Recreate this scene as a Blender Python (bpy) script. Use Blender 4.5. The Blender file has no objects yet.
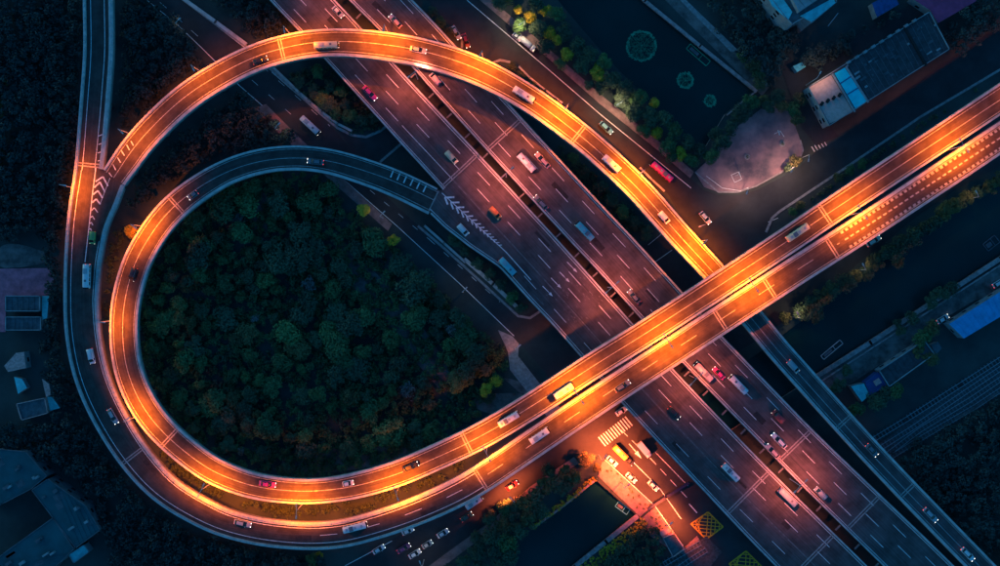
import bpy, bmesh, math, random
import numpy as np
from mathutils import Vector, Matrix
from mathutils.geometry import delaunay_2d_cdt
R = math.radians
rng = random.Random(7)
nrng = np.random.default_rng(7)
SC = bpy.context.scene
COL = SC.collection

# ---------------------------------------------------------------- camera
CAM_H = 350.0
MPP = 0.34                                   # metres per photo pixel on the ground
cam_d = bpy.data.cameras.new('camera'); cam = bpy.data.objects.new('camera', cam_d); COL.objects.link(cam)
cam.location = (0, 0, CAM_H); cam.rotation_euler = (0, 0, 0)
cam_d.angle = 2 * math.atan(500 * MPP / CAM_H); cam_d.clip_start = 1; cam_d.clip_end = 6000
SC.camera = cam
# ---------------------------------------------------------------- world, sun, exposure
w = bpy.data.worlds.new('World'); SC.world = w; w.use_nodes = True
nt = w.node_tree; nt.nodes.clear()
sky = nt.nodes.new('ShaderNodeTexSky'); sky.sky_type = 'NISHITA'; sky.sun_disc = False
sky.sun_elevation = R(4); sky.sun_rotation = R(300); sky.air_density = 1.0; sky.ozone_density = 6.0
mulc = nt.nodes.new('ShaderNodeMix'); mulc.data_type = 'RGBA'; mulc.blend_type = 'MULTIPLY'; mulc.inputs[0].default_value = 1
mulc.inputs[7].default_value = (1.35, 2.2, 1.72, 1)
bg = nt.nodes.new('ShaderNodeBackground'); bg.inputs[1].default_value = 0.15
wo = nt.nodes.new('ShaderNodeOutputWorld')
nt.links.new(sky.outputs[0], mulc.inputs[6]); nt.links.new(mulc.outputs[2], bg.inputs[0]); nt.links.new(bg.outputs[0], wo.inputs[0])
sd = bpy.data.lights.new('dusk_sun', 'SUN'); sd.energy = 0.03; sd.angle = R(12); sd.color = (1.0, 0.62, 0.5)
so = bpy.data.objects.new('dusk_sun', sd); COL.objects.link(so)
so.rotation_euler = (R(86), 0, R(-60)) ; so.location = (0, 0, 200)
SC.view_settings.view_transform = 'Standard'; SC.view_settings.look = 'None'
SC.view_settings.exposure = 0.6; SC.view_settings.gamma = 1; SC.view_settings.use_curve_mapping = False
SC.cycles.max_bounces = 4; SC.cycles.diffuse_bounces = 2; SC.cycles.glossy_bounces = 2
LAMP_COL = (1.0, 0.16, 0.0)
LAMP_W = 34000.0

# ---------------------------------------------------------------- helpers
def P(px, py, z=0.0):
    k = MPP * (CAM_H - z) / CAM_H
    return Vector(((px - 500) * k, (283 - py) * k, z))
def P2(px, py, z=0.0):
    v = P(px, py, z); return (v.x, v.y)

class MB:
    def __init__(s): s.v = []; s.f = []; s.uv = []
    def face(s, pts, uv=None):
        i = len(s.v); s.v += [tuple(p) for p in pts]; s.f.append(tuple(range(i, i + len(pts))))
        s.uv.append(uv or [(p[0], p[1]) for p in pts])
    def add(s, vs, fs):
        i = len(s.v); s.v += [tuple(p) for p in vs]
        for f in fs:
            s.f.append(tuple(i + k for k in f)); s.uv.append([(vs[k][0], vs[k][1]) for k in f])
    def box(s, c, size, rz=0.0, m=None):
        hx, hy, hz = size[0] / 2, size[1] / 2, size[2] / 2
        vs = [Vector((x, y, z)) for z in (-hz, hz) for x, y in ((-hx, -hy), (hx, -hy), (hx, hy), (-hx, hy))]
        M = Matrix.Translation(c) @ (Matrix.Rotation(rz, 4, 'Z') if m is None else m)
        s.add([M @ v for v in vs], [(3, 2, 1, 0), (4, 5, 6, 7), (0, 1, 5, 4), (1, 2, 6, 5), (2, 3, 7, 6), (3, 0, 4, 7)])
    def tube(s, pts, radii, n=8, cap=True):
        pts = [Vector(p) for p in pts]; rings = []
        for i, p in enumerate(pts):
            t = (pts[min(i + 1, len(pts) - 1)] - pts[max(i - 1, 0)]).normalized()
            a = t.orthogonal().normalized(); b = t.cross(a)
            rings.append([p + (a * math.cos(2 * math.pi * k / n) + b * math.sin(2 * math.pi * k / n)) * radii[i] for k in range(n)])
        vs = [v for r in rings for v in r]; fs = []
        for i in range(len(pts) - 1):
            for k in range(n): fs.append((i * n + k, i * n + (k + 1) % n, (i + 1) * n + (k + 1) % n, (i + 1) * n + k))
        if cap: fs += [tuple(range(n - 1, -1, -1)), tuple((len(pts) - 1) * n + k for k in range(n))]
        s.add(vs, fs)
    def prism(s, poly, z0, z1):
        """poly: list of (x,y); walls and top"""
        n = len(poly); ar = sum(poly[i][0] * poly[(i + 1) % n][1] - poly[(i + 1) % n][0] * poly[i][1] for i in range(n))
        if ar < 0: poly = poly[::-1]
        vs = [(x, y, z0) for x, y in poly] + [(x, y, z1) for x, y in poly]
        s.add(vs, [tuple(range(n, 2 * n)), tuple(range(n - 1, -1, -1))] + [(i, (i + 1) % n, n + (i + 1) % n, n + i) for i in range(n)])
    def flat(s, poly, z):
        n = len(poly); ar = sum(poly[i][0] * poly[(i + 1) % n][1] - poly[(i + 1) % n][0] * poly[i][1] for i in range(n))
        if ar < 0: poly = poly[::-1]
        s.add([(x, y, z) for x, y in poly], [tuple(range(n))])
    def build(s, name, material, parent=None, smooth=False):
        me = bpy.data.meshes.new(name); me.from_pydata(s.v, [], s.f)
        uvl = me.uv_layers.new(name='UVMap'); k = 0
        flatuv = [c for f in s.uv for uv in f for c in uv]
        uvl.data.foreach_set('uv', flatuv)
        if material: me.materials.append(material)
        if smooth: me.shade_smooth()
        me.update()
        o = bpy.data.objects.new(name, me); COL.objects.link(o)
        if parent:
            o.parent = parent; o.matrix_parent_inverse = parent.matrix_world.inverted() if False else Matrix.Identity(4)
            if 'worldspace' in parent:   # shapes given in world coordinates under an empty away from the origin
                o.location = -Vector(parent.location)
        return o

def tag(o, label=None, cat=None, group=None, kind=None):
    if label: o['label'] = label
    if cat: o['category'] = cat
    if group: o['group'] = group
    if kind: o['kind'] = kind
    return o
def thing(name, label, cat, loc=(0, 0, 0), rz=0.0, group=None):
    o = bpy.data.objects.new(name, None); COL.objects.link(o); o.location = loc; o.rotation_euler = (0, 0, rz)
    o.empty_display_size = 0.5
    return tag(o, label, cat, group)
def wthing(name, label, cat, loc, group=None):
    """a thing whose parts are given in world coordinates"""
    o = thing(name, label, cat, loc, 0, group); o['worldspace'] = 1; return o
def struct(mb, name, m):
    return tag(mb.build(name, m), kind='structure')

# ---------------------------------------------------------------- materials
def mat(name, col, rough=0.8, var=0.0, scale=1.0, col2=None, metal=0.0, bump=0.0, emit=None, estr=0.0, spec=0.3, stretch=None, coords='Object', detail=4, streak=0.0):
    m = bpy.data.materials.new(name); m.use_nodes = True
    nt = m.node_tree; b = nt.nodes['Principled BSDF']; L = nt.links
    b.inputs['Roughness'].default_value = rough; b.inputs['Metallic'].default_value = metal
    b.inputs['Specular IOR Level'].default_value = spec
    c = (*col, 1)
    if var or col2:
        tc = nt.nodes.new('ShaderNodeTexCoord'); mp = nt.nodes.new('ShaderNodeMapping')
        if stretch: mp.inputs['Scale'].default_value = stretch
        geo = None
        if coords == 'World':
            geo = nt.nodes.new('ShaderNodeNewGeometry'); L.new(geo.outputs['Position'], mp.inputs[0])
        else: L.new(tc.outputs[coords], mp.inputs[0])
        nz = nt.nodes.new('ShaderNodeTexNoise'); nz.inputs['Scale'].default_value = scale; nz.inputs['Detail'].default_value = detail
        nz.inputs['Roughness'].default_value = 0.65
        L.new(mp.outputs[0], nz.inputs['Vector'])
        rp = nt.nodes.new('ShaderNodeValToRGB')
        c2 = (*col2, 1) if col2 else (col[0] * (1 - var), col[1] * (1 - var), col[2] * (1 - var), 1)
        c1 = c if col2 else (min(1, col[0] * (1 + var)), min(1, col[1] * (1 + var)), min(1, col[2] * (1 + var)), 1)
        rp.color_ramp.elements[0].position = 0.36; rp.color_ramp.elements[1].position = 0.64
        rp.color_ramp.elements[0].color = c2; rp.color_ramp.elements[1].color = c1
        L.new(nz.outputs[0], rp.inputs[0]); out = rp.outputs[0]
        if streak:
            mp2 = nt.nodes.new('ShaderNodeMapping'); mp2.inputs['Scale'].default_value = (0.02, 1.3, 1)
            L.new(tc.outputs['UV'], mp2.inputs[0])
            n2 = nt.nodes.new('ShaderNodeTexNoise'); n2.inputs['Scale'].default_value = 1.6; n2.inputs['Detail'].default_value = 3
            L.new(mp2.outputs[0], n2.inputs['Vector'])
            mr = nt.nodes.new('ShaderNodeMapRange'); mr.inputs[1].default_value = .3; mr.inputs[2].default_value = .7
            mr.inputs[3].default_value = 1 - streak; mr.inputs[4].default_value = 1 + streak
            L.new(n2.outputs[0], mr.inputs[0])
            vm = nt.nodes.new('ShaderNodeVectorMath'); vm.operation = 'SCALE'
            L.new(out, vm.inputs[0]); L.new(mr.outputs[0], vm.inputs['Scale']); out = vm.outputs[0]
        L.new(out, b.inputs['Base Color'])
        if bump:
            bp = nt.nodes.new('ShaderNodeBump'); bp.inputs['Strength'].default_value = bump; bp.inputs['Distance'].default_value = 0.05
            L.new(nz.outputs[0], bp.inputs['Height']); L.new(bp.outputs[0], b.inputs['Normal'])
    else:
        b.inputs['Base Color'].default_value = c
    if emit:
        b.inputs['Emission Color'].default_value = (*emit, 1); b.inputs['Emission Strength'].default_value = estr
    return m
M = {}
M['deck'] = mat('deck_asphalt', (.078, .062, .058), .92, .24, .3, streak=.15, coords='World', detail=8, spec=.12)
M['hdeck'] = mat('highway_asphalt', (.104, .088, .090), .92, .30, .16, streak=.22, coords='World', detail=8, spec=.12)
M['road'] = mat('road_asphalt', (.036, .040, .046), .85, .22, .12, coords='World', detail=6)
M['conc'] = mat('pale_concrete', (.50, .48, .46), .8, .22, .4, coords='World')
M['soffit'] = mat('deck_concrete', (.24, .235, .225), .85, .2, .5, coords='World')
M['joint'] = mat('joint_concrete', (.36, .33, .31), .8, .3, 1.2, coords='World')
M['white'] = mat('white_road_paint', (.82, .82, .80), .6, .30, 1.4, coords='World', detail=6)
M['worn'] = mat('worn_road_paint', (.15, .14, .14), .7, .35, .9, coords='World', detail=6)
M['yellow'] = mat('yellow_road_paint', (.90, .40, .03), .6, .25, 1.5, coords='World')
M['steel'] = mat('galvanised_steel', (.42, .44, .46), .45, metal=.6)
M['rail'] = mat('painted_rail', (.52, .53, .55), .5, .15, 2)
M['earth'] = mat('earth', (.060, .078, .074), .95, col2=(.028, .042, .044), scale=.06, coords='World', detail=8)
M['paving'] = mat('pink_paving', (.27, .17, .165), .85, .28, .5, coords='World', detail=6)
M['plaza'] = mat('plaza_paving', (.40, .25, .26), .85, col2=(.10, .095, .12), scale=.085, coords='World', detail=7)
M['kerb'] = mat('kerb_stone', (.30, .29, .29), .8, .25, 1.0, coords='World')
M['dirt'] = mat('bare_dirt', (.24, .20, .19), .95, col2=(.06, .06, .06), scale=.22, coords='World', detail=8)
M['water'] = mat('dark_water', (.003, .034, .036), .22, .25, .02, coords='World', bump=.0, spec=.25)
M['quay'] = mat('quay_stone', (.42, .28, .27), .85, .3, .7, coords='World')
M['black'] = mat('black_rubber', (.02, .02, .02), .7)
M['glass'] = mat('dark_glass', (.012, .016, .022), .12, spec=.6)
M['hl'] = mat('headlight', (.9, .9, .85), .3, emit=(1, .93, .8), estr=4)
M['tl'] = mat('taillight', (.5, .02, .02), .3, emit=(1, .05, .03), estr=2.5)
M['lamp'] = mat('sodium_lamp', (1, .6, .2), .3, emit=(1, .55, .18), estr=9)
M['led'] = mat('white_lamp', (.9, .95, 1), .3, emit=(.8, .92, 1), estr=.8)
M['ledcap'] = mat('lamp_cap', (.7, .74, .78), .3, emit=(.8, .92, 1), estr=.12)
M['patch'] = mat('asphalt_patch', (.050, .045, .046), .95, .25, .8, coords='World', spec=.1)
M['rampline'] = mat('ramp_road_paint', (.40, .40, .39), .7, .35, 1.2, coords='World', detail=6)
# ---------------------------------------------------------------- paths of the elevated roads
class Path:
    def __init__(s, ctrl, side, sigma=4.0):
        """ctrl: (px, py, z, width in photo px) along one edge; side +1: the deck lies left of the travel direction"""
        W = []
        for (px, py, z, wp) in ctrl:
            v = P(px, py, z); W.append((v.x, v.y, z, wp * MPP * (CAM_H - z) / CAM_H))
        A = np.array(W); n = len(A)
        ext = np.vstack([2 * A[0] - A[1], A, 2 * A[-1] - A[-2]])
        out = []
        for i in range(n - 1):
            p0, p1, p2, p3 = ext[i], ext[i + 1], ext[i + 2], ext[i + 3]
            m = max(4, int(np.hypot(*(p2 - p1)[:2]) / 0.5))
            for t in np.linspace(0, 1, m, endpoint=False):
                c = 0.5 * ((2 * p1) + (-p0 + p2) * t + (2 * p0 - 5 * p1 + 4 * p2 - p3) * t * t + (-p0 + 3 * p1 - 3 * p2 + p3) * t ** 3)
                c[2:] = p1[2:] * (1 - t) + p2[2:] * t
                out.append(c)
        out.append(A[-1]); D = np.array(out)
        L = np.r_[0, np.cumsum(np.hypot(np.diff(D[:, 0]), np.diff(D[:, 1])))]
        step = 1.0; S = np.arange(0, L[-1], step)
        X = np.column_stack([np.interp(S, L, D[:, k]) for k in range(4)])
        r = int(3 * sigma); ker = np.exp(-0.5 * (np.arange(-r, r + 1) / sigma) ** 2); ker /= ker.sum()
        wraw = X[:, 3].copy()
        for k in (0, 1, 2):
            a = X[:, k]; pre = 2 * a[0] - a[1:r + 1][::-1]; post = 2 * a[-1] - a[-r - 1:-1][::-1]
            X[:, k] = np.convolve(np.r_[pre, a, post], ker, 'valid')
        X[:, 3] = wraw
        T = np.gradient(X[:, :2], axis=0); T /= np.linalg.norm(T, axis=1)[:, None]
        s.X = X; s.S = np.r_[0, np.cumsum(np.hypot(np.diff(X[:, 0]), np.diff(X[:, 1])))]
        s.T = T; s.N = np.column_stack([-T[:, 1], T[:, 0]]) * side; s.len = s.S[-1]; s.side = side
    def at(s, q):
        f = lambda a: np.interp(q, s.S, a)
        return f(s.X[:, 0]), f(s.X[:, 1]), f(s.X[:, 2]), f(s.X[:, 3]), f(s.N[:, 0]), f(s.N[:, 1]), f(s.T[:, 0]), f(s.T[:, 1])
    def pt(s, q, n, dz=0.0):
        x, y, z, w_, nx, ny, _, _ = s.at(q)
        if callable(n): n = n(w_)
        return Vector((x + nx * n, y + ny * n, z + dz))
    def head(s, q):
        a = s.at(q); return math.atan2(a[7], a[6])
    def loc(s, px, py):
        z = 10.0
        for _ in range(3):
            v = P(px, py, z); d = np.hypot(s.X[:, 0] - v.x, s.X[:, 1] - v.y); i = int(d.argmin()); z = s.X[i, 2]
        v = P(px, py, z); i = int(np.hypot(s.X[:, 0] - v.x, s.X[:, 1] - v.y).argmin())
        n = (v.x - s.X[i, 0]) * s.N[i, 0] + (v.y - s.X[i, 1]) * s.N[i, 1]
        return s.S[i], n
    def strip(s, mb, q0, q1, n0, n1, z0, z1, ds=2.0, closed=True):
        q0 = max(0, q0); q1 = min(s.len, q1)
        if q1 <= q0: return
        k = max(1, int(math.ceil((q1 - q0) / ds))); Q = np.linspace(q0, q1, k + 1)
        rows = []
        for q in Q:
            a = s.pt(q, n0); b = s.pt(q, n1)
            wv = s.at(q)[3]; ua = n0(wv) if callable(n0) else n0; ub = n1(wv) if callable(n1) else n1
            if s.side < 0: a, b = b, a; ua, ub = ub, ua       # keep +normal up: a right, b left
            rows.append((a, b, q, ua, ub))
        flip = False
        for i in range(k):
            a0, b0, qa, u0, v0 = rows[i]; a1, b1, qb, u1, v1 = rows[i + 1]
            up = lambda v, z: (v.x, v.y, v.z + z)
            f = [up(a0, z1), up(a1, z1), up(b1, z1), up(b0, z1)]; uv = [(qa, u0), (qb, u1), (qb, v1), (qa, v0)]
            mb.face(f, uv)
            if closed and z1 - z0 > 1e-6:
                mb.face([up(a0, z0), up(b0, z0), up(b1, z0), up(a1, z0)], [(qa, u0), (qa, v0), (qb, v1), (qb, u1)])
                mb.face([up(a0, z0), up(a1, z0), up(a1, z1), up(a0, z1)], [(qa, z0), (qb, z0), (qb, z1), (qa, z1)])
                mb.face([up(b1, z0), up(b0, z0), up(b0, z1), up(b1, z1)], [(qb, z0), (qa, z0), (qa, z1), (qb, z1)])
                if i == 0: mb.face([up(b0, z0), up(a0, z0), up(a0, z1), up(b0, z1)])
                if i == k - 1: mb.face([up(a1, z0), up(b1, z0), up(b1, z1), up(a1, z1)])
    def dist_inside(s, x, y, margin):
        d = np.hypot(s.X[:, 0] - x, s.X[:, 1] - y); i = int(d.argmin())
        n = (x - s.X[i, 0]) * s.N[i, 0] + (y - s.X[i, 1]) * s.N[i, 1]
        along = abs((x - s.X[i, 0]) * s.T[i, 0] + (y - s.X[i, 1]) * s.T[i, 1])
        return along < 3 and -margin < n < s.X[i, 3] + margin

def lerp_z(pts, zs):
    """pts (px,py,w); zs: list of (index, z) -> full control list, z linear over polyline length"""
    L = [0]
    for a, b in zip(pts, pts[1:]): L.append(L[-1] + math.hypot(a[0] - b[0], a[1] - b[1]))
    zi = [L[i] for i, _ in zs]; zv = [z for _, z in zs]
    return [(p[0], p[1], float(np.interp(L[k], zi, zv)), p[2]) for k, p in enumerate(pts)]

ZH, ZV = 7.5, 17.5
c_pts = [(1060,75,27),(1000,115,27),(832,226,26.5),(800,248,26.5),(662,338,26.3),(598,378,26.3),(540,416,26.3),(484,449,26.3),(430,474,26),(400,486.5,26),(360,498,26),(330,502.5,25),(300,504,25),
 (255,499.5,26),(225,490,26.5),(200,478.5,27),(160,447,27.5),(135,418,28),(121,391,28),(113,365,28),(110.5,342,28),(110,325,28),(112,300,28),(118,275,28),(127,250,27.5),(142,226,27),(150,214,27),
 (170,193,27),(200,172,26),(220,161.5,25),(240,153.5,25),(270,147,24.5),(300,145.5,24.5),(330,148.5,25),(360,156.5,26),(400,170.5,27),(442,190.5,27.5)]
PC = Path(lerp_z(c_pts, [(0, ZV), (7, ZV), (17, 15.5), (27, 12.8), (32, 10.5), (36, 7.45)]), -1)
a_pts = [(83.5,-30,29.5),(83.8,0,29.5),(84.5,50,29.5),(82.5,80,29.3),(80,113,29.3),(76.2,163,28.3),(75.4,170,29.5),(74.4,178.5,52),(70.5,200,47.3),(67.5,226,40.5),(65.3,262,36.3),(64.5,300,34.5),(65.5,330,35),(67.5,345,35),
 (73,373,35),(84,403,34.5),(98,430,34),(113,454,33),(135,482,32),(162,506,30),(200,527.5,29),(222,536.5,28),(260,545.5,27.5),(300,549.5,27.5),(320,549.5,27.5),(350,546.5,27.7),(400,532,28),(440,516.5,28.5),(480,496.5,28.7),
 (544,453.5,28.7),(600,415.5,28.5),(700,350,28.5),(800,285,28.5),(892,226,28.3),(1000,154.5,28.3),(1060,115,28.3)]
PA = Path(lerp_z(a_pts, [(0, 11), (5, 13), (20, 14.5), (28, ZV), (35, ZV)]), 1)
b_pts = [(103.5,171,26.5),(117,150,28),(128,135,28),(148,113.5,28),(175,88.5,28),(200,71.5,27.5),(230,54.5,27.5),(260,41.5,27.5),(300,31.5,27.5),(330,28.8,27.5),(360,29.5,28),(400,34,28.5),(430,40,28.5),(465,50.5,28.5),(500,66,27.5),
 (540,90,26),(570,112,25.5),(600,136,25),(640,173,25),(665,200,25),(688,227,24.5),(722,264,23.5),(762,312,23),(784,339,23),(800,357,23),(886,452,23),(996,566,23),(1050,620,23)]
PB = Path(lerp_z(b_pts, [(0, 12.96), (5, 14.5), (9, 15.5), (14, 15.5), (21, 11.4), (24, 10.5), (27, 8.4)]), -1)
hl_pts = [(285,-53,47.5),(335,0,47.5),(365,32,48),(440,113,49.5),(479,154.5,50),(545,226,61),(600,287,60.5),(633,324,61),(673,369,61),(752,452,62),(800,500,64),(868,567,65.5),(890,589,66)]
def mkHL(widths):
    return Path([(p[0], p[1], ZH, w_) for p, w_ in zip(hl_pts, widths)], -1)
PHL = mkHL([47.5, 47.5, 48, 49.5, 50.2, 61, 60.5, 61, 61, 62, 64, 65.5, 66])     # narrow (before the gore) and base master
hr_pts = [(299,-53,43),(349,0,43.5),(381,32,45),(453,113,47.5),(556,226,47.8),(600,273,48),(642,320,48.5),(684,364.5,47),(769,452,46.5),(803,487,47.5),(883,566,49.5),(955,637,50)]
PHR = Path([(p[0], p[1], ZH, p[2]) for p in hr_pts], 1)
S_GORE = PHL.loc(479, 154.5)[0]
# beyond the gore the south-west carriageway also carries the merging lane: widths by station
_st = [(479,154.5,76.5),(500,177,75),(520,199,70),(545,226,61.5),(575,259,61.5),(600,287,60.5),(633,324,61),(673,369,61),(752,452,62),(800,500,64),(868,567,65.5),(890,589,66)]
PH2 = Path([(p[0], p[1], ZH, p[2]) for p in _st], -1)
W_ = lambda off: (lambda w_: w_ - off)

# ---------------------------------------------------------------- building the elevated roads
def deck(path, parent, q0, q1, th=1.3):
    mb = MB(); path.strip(mb, q0, q1, 0.0, W_(0), 0.0, 0.0, closed=False); mb.build('road_surface', M['hdeck' if 'highway' in parent.name or parent.get('label', '').startswith('unlit blue ramp') else 'deck'], parent)
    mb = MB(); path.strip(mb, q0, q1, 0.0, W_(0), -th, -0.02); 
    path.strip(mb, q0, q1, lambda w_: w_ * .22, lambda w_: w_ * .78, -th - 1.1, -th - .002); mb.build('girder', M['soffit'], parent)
def parapet(path, parent, q0, q1, n0, n1, h=0.95, rail=False):
    mb = MB(); path.strip(mb, q0, q1, n0, n1, 0.004, h); mb.build('parapet', M['conc'], parent)
    if rail:
        mb = MB(); f = (lambda a: (lambda w_: a(w_))) if callable(n0) else None
        mid = (lambda w_: (n0(w_) + n1(w_)) / 2) if callable(n0) else (n0 + n1) / 2
        lo = (lambda w_: mid(w_) - .05) if callable(mid) else mid - .05
        hi = (lambda w_: mid(w_) + .05) if callable(mid) else mid + .05
        path.strip(mb, q0, q1, lo, hi, h + .35, h + .45)
        q = q0
        while q < q1 - .1:
            v = path.pt(q, mid); mb.box((v.x, v.y, v.z + h + .2), (.34, .34, .42), path.head(q)); q += 2.0
        mb.build('railing', M['rail'], parent)
def line(path, mb, q0, q1, n, wd=.22, dash=None, z=.012):
    lo = (lambda w_: n(w_) - wd / 2) if callable(n) else n - wd / 2
    hi = (lambda w_: n(w_) + wd / 2) if callable(n) else n + wd / 2
    if dash is None: path.strip(mb, q0, q1, lo, hi, z, z, closed=False)
    else:
        on, off, ph = dash; q = q0 + ph
        while q < q1:
            if q + on > q0: path.strip(mb, max(q, q0), min(q + on, q1), lo, hi, z, z, ds=6, closed=False)
            q += on + off
def joint(path, parent, px, py, full=None, extra=0.0):
    q = path.loc(px, py)[0]; mb = MB()
    for d in (-.55, .35): path.strip(mb, q + d, q + d + .42, .62, full or W_(.62), .02, .02, closed=False, ds=1)
    mb.build('expansion_joint', M['joint'], parent)
def pier(path, parent, px, py, th=2.4, fr=.5, r=1.0, cap=0.7):
    q = path.loc(px, py)[0]; x, y, z, w_, nx, ny, tx, ty = path.at(q)
    c = Vector((x + nx * w_ * fr, y + ny * w_ * fr, 0)); mb = MB()
    mb.tube([(c.x, c.y, -0.5), (c.x, c.y, z - th - 1.2)], [r, r], 14)
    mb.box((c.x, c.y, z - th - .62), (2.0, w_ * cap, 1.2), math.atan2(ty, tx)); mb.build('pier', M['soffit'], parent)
def poly_mark(mb, pts, z, dz=.016):
    q = [P(a, b, z) for a, b in pts]
    n = len(q); ar = sum(q[i].x * q[(i + 1) % n].y - q[(i + 1) % n].x * q[i].y for i in range(n))
    if ar < 0: q = q[::-1]
    mb.face([(v.x, v.y, z + dz) for v in q])
def bar(mb, a, b, wd, z, dz=.016):
    """painted bar between two photo points, wd in px"""
    dx, dy = b[0] - a[0], b[1] - a[1]; L = math.hypot(dx, dy); nx, ny = -dy / L * wd / 2, dx / L * wd / 2
    poly_mark(mb, [(a[0] + nx, a[1] + ny), (b[0] + nx, b[1] + ny), (b[0] - nx, b[1] - ny), (a[0] - nx, a[1] - ny)], z, dz)

def barp(mb, path, a, b, wd, dz=.016):
    dx, dy = b[0] - a[0], b[1] - a[1]; L = math.hypot(dx, dy); nx, ny = -dy / L * wd / 2, dx / L * wd / 2
    q = []
    for x, y in ((a[0] + nx, a[1] + ny), (b[0] + nx, b[1] + ny), (b[0] - nx, b[1] - ny), (a[0] - nx, a[1] - ny)):
        z = path.at(path.loc(x, y)[0])[2]; q.append(P(x, y, z))
    n = 4; ar = sum(q[i].x * q[(i + 1) % n].y - q[(i + 1) % n].x * q[i].y for i in range(n))
    if ar < 0: q = q[::-1]
    mb.face([(v.x, v.y, v.z + dz) for v in q])
def at_s(path, px, py): return path.loc(px, py)[0]
# --- inner loop (C) split from the viaduct's north deck at its joint
sC = at_s(PC, 474, 456); sCe = PC.len
def edge_marks(path, t, q0, q1, lane, inner=1.5, center=None, off=1.05):
    mb = MB(); line(path, mb, q0, q1, off); line(path, mb, q0, q1, W_(inner)); line(path, mb, q0, q1, lane, .2)
    if center: line(path, mb, q0, q1, center, .2, (6, 9, 2))
    mb.build('lane_marking', M['rampline'], t)
vi_n = wthing('viaduct', 'upper left deck of the orange lit twin viaduct crossing over the highway', 'viaduct', (P(740, 260).x, P(740, 260).y, 0), 'twin viaduct decks')
deck(PC, vi_n, 0, sC); parapet(PC, vi_n, 0, sC, 0.0, .6); parapet(PC, vi_n, 0, sC, W_(.7), W_(0)); edge_marks(PC, vi_n, 0, sC, 4.1)
for j in ((474, 456), (832, 226)): joint(PC, vi_n, *j)
for j in ((960, 141), (862, 207), (775, 264), (700, 313), (560, 402), (508, 436)): pier(PC, vi_n, *j)
lp_c = wthing('elevated_ramp', 'inner orange lit loop ramp curling tightly round the dark wood to join the highway', 'ramp', (P(115, 320).x, P(115, 320).y, 0), 'curved ramps')
deck(PC, lp_c, sC, sCe); parapet(PC, lp_c, sC, sCe - 1, 0.0, .6); parapet(PC, lp_c, sC, sCe, W_(.85), W_(0), rail=False); edge_marks(PC, lp_c, sC, sCe, 4.0)
for j in ((162, 445), (169, 196), (440, 192)): joint(PC, lp_c, *j)
for j in ((420, 478), (330, 503), (240, 495), (175, 460), (128, 405), (110, 330), (122, 262), (205, 168), (262, 149), (345, 152)): pier(PC, lp_c, *j, fr=.5)
mb = MB()
for q in np.arange(sCe - 17, sCe - 3, 2.4): PC.strip(mb, q, q + .45, .75, 3.2, .016, .016, closed=False, ds=1)
mb.build('hatching', M['white'], lp_c)
# --- outer ramp (A)
sM = at_s(PA, 75.4, 170) ; sW = at_s(PA, 74.4, 178.2); sJ = at_s(PA, 489, 492)
ap = wthing('elevated_ramp', 'narrow straight ramp entering at the top left corner, unlit and bluish with pale parapets', 'ramp', (P(95, 60).x, P(95, 60).y, 0), 'curved ramps')
deck(PA, ap, 0, sM); parapet(PA, ap, 0, sM, 0, .8, rail=True); parapet(PA, ap, 0, sM - 1, W_(1.3), W_(0), rail=True)
mb = MB(); line(PA, mb, 0, sM, 2.2); line(PA, mb, 0, sM, W_(3.0))
mb.build('lane_marking', M['white'], ap); joint(PA, ap, 76, 163.5)
mb = MB()
for y in (135, 143.5, 152, 160): barp(mb, PA, (97.8 if y > 150 else 98.6, y + 1), (103.3, y - 1), .9, .03)
mb.build('hatching', M['white'], ap)
for j in ((84, 30), (82, 100)): pier(PA, ap, *j)
la = wthing('elevated_ramp', 'wide outermost ramp sweeping round the left side with a railed parapet, mostly dark purple asphalt', 'ramp', (P(82, 330).x, P(82, 330).y, 0), 'curved ramps')
PA.X[:, 2] += 0.05
deck(PA, la, sM, sJ); parapet(PA, la, sM, sJ, 0, .8, rail=True); parapet(PA, la, sW, sJ, W_(1.3), W_(0), rail=True)
mb = MB(); line(PA, mb, sM, sJ, 2.0); line(PA, mb, at_s(PA, 67, 240), sJ, W_(2.1)); line(PA, mb, sJ - 60, sJ, lambda w_: w_ * .5, .2, (6, 9, 2)); mb.build('lane_marking', M['white'], la)
for j in ((121, 464), (489, 492)): joint(PA, la, *j)
for j in ((67, 235), (64.5, 310), (76, 385), (102, 438), (150, 496), (215, 534), (300, 549), (385, 538), (445, 514)): pier(PA, la, *j)
mb = MB()     # painted arrowheads of the merge
for a, b, c in [((95.6,181.5),(103,176.6),(108,186)), ((94.2,187.5),(100,182),(104.8,191.8)), ((93,194.5),(98,190.6),(102.6,198)), ((92.2,202.5),(96.3,199),(100.4,204.3)), ((91.4,210.5),(94.3,207.7),(97.8,212.5)), ((90.4,217.5),(92.4,216),(94.6,219.5)), ((89.8,223.5),(91.4,222.3),(92.9,225.2)), ((89.4,229.4),(90.6,228.4),(91.6,230.8))]:
    wd = 1.5 if a[1] < 208 else 1.0
    barp(mb, PA, a, b, wd, .03); barp(mb, PA, b, c, wd, .045)
mb.build('chevron_marking', M['white'], la)
mb = MB(); barp(mb, PA, (95.8, 168), (92.3, 195), .9, .02); barp(mb, PA, (92.3, 195), (89.5, 222), .9, .02); barp(mb, PA, (89.5,222), (85, 262), .8, .02)
barp(mb, PA, (110, 178), (100, 204), .5, .02); mb.build('gore_line', M['white'], la)
vi_s = wthing('viaduct', 'lower right deck of the twin viaduct, with toothed markings at its far end', 'viaduct', (P(760, 300).x, P(760, 300).y, 0), 'twin viaduct decks')
deck(PA, vi_s, sJ, PA.len); parapet(PA, vi_s, sJ, PA.len, 0, .7); parapet(PA, vi_s, sJ, PA.len, W_(1.0), W_(0))
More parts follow.
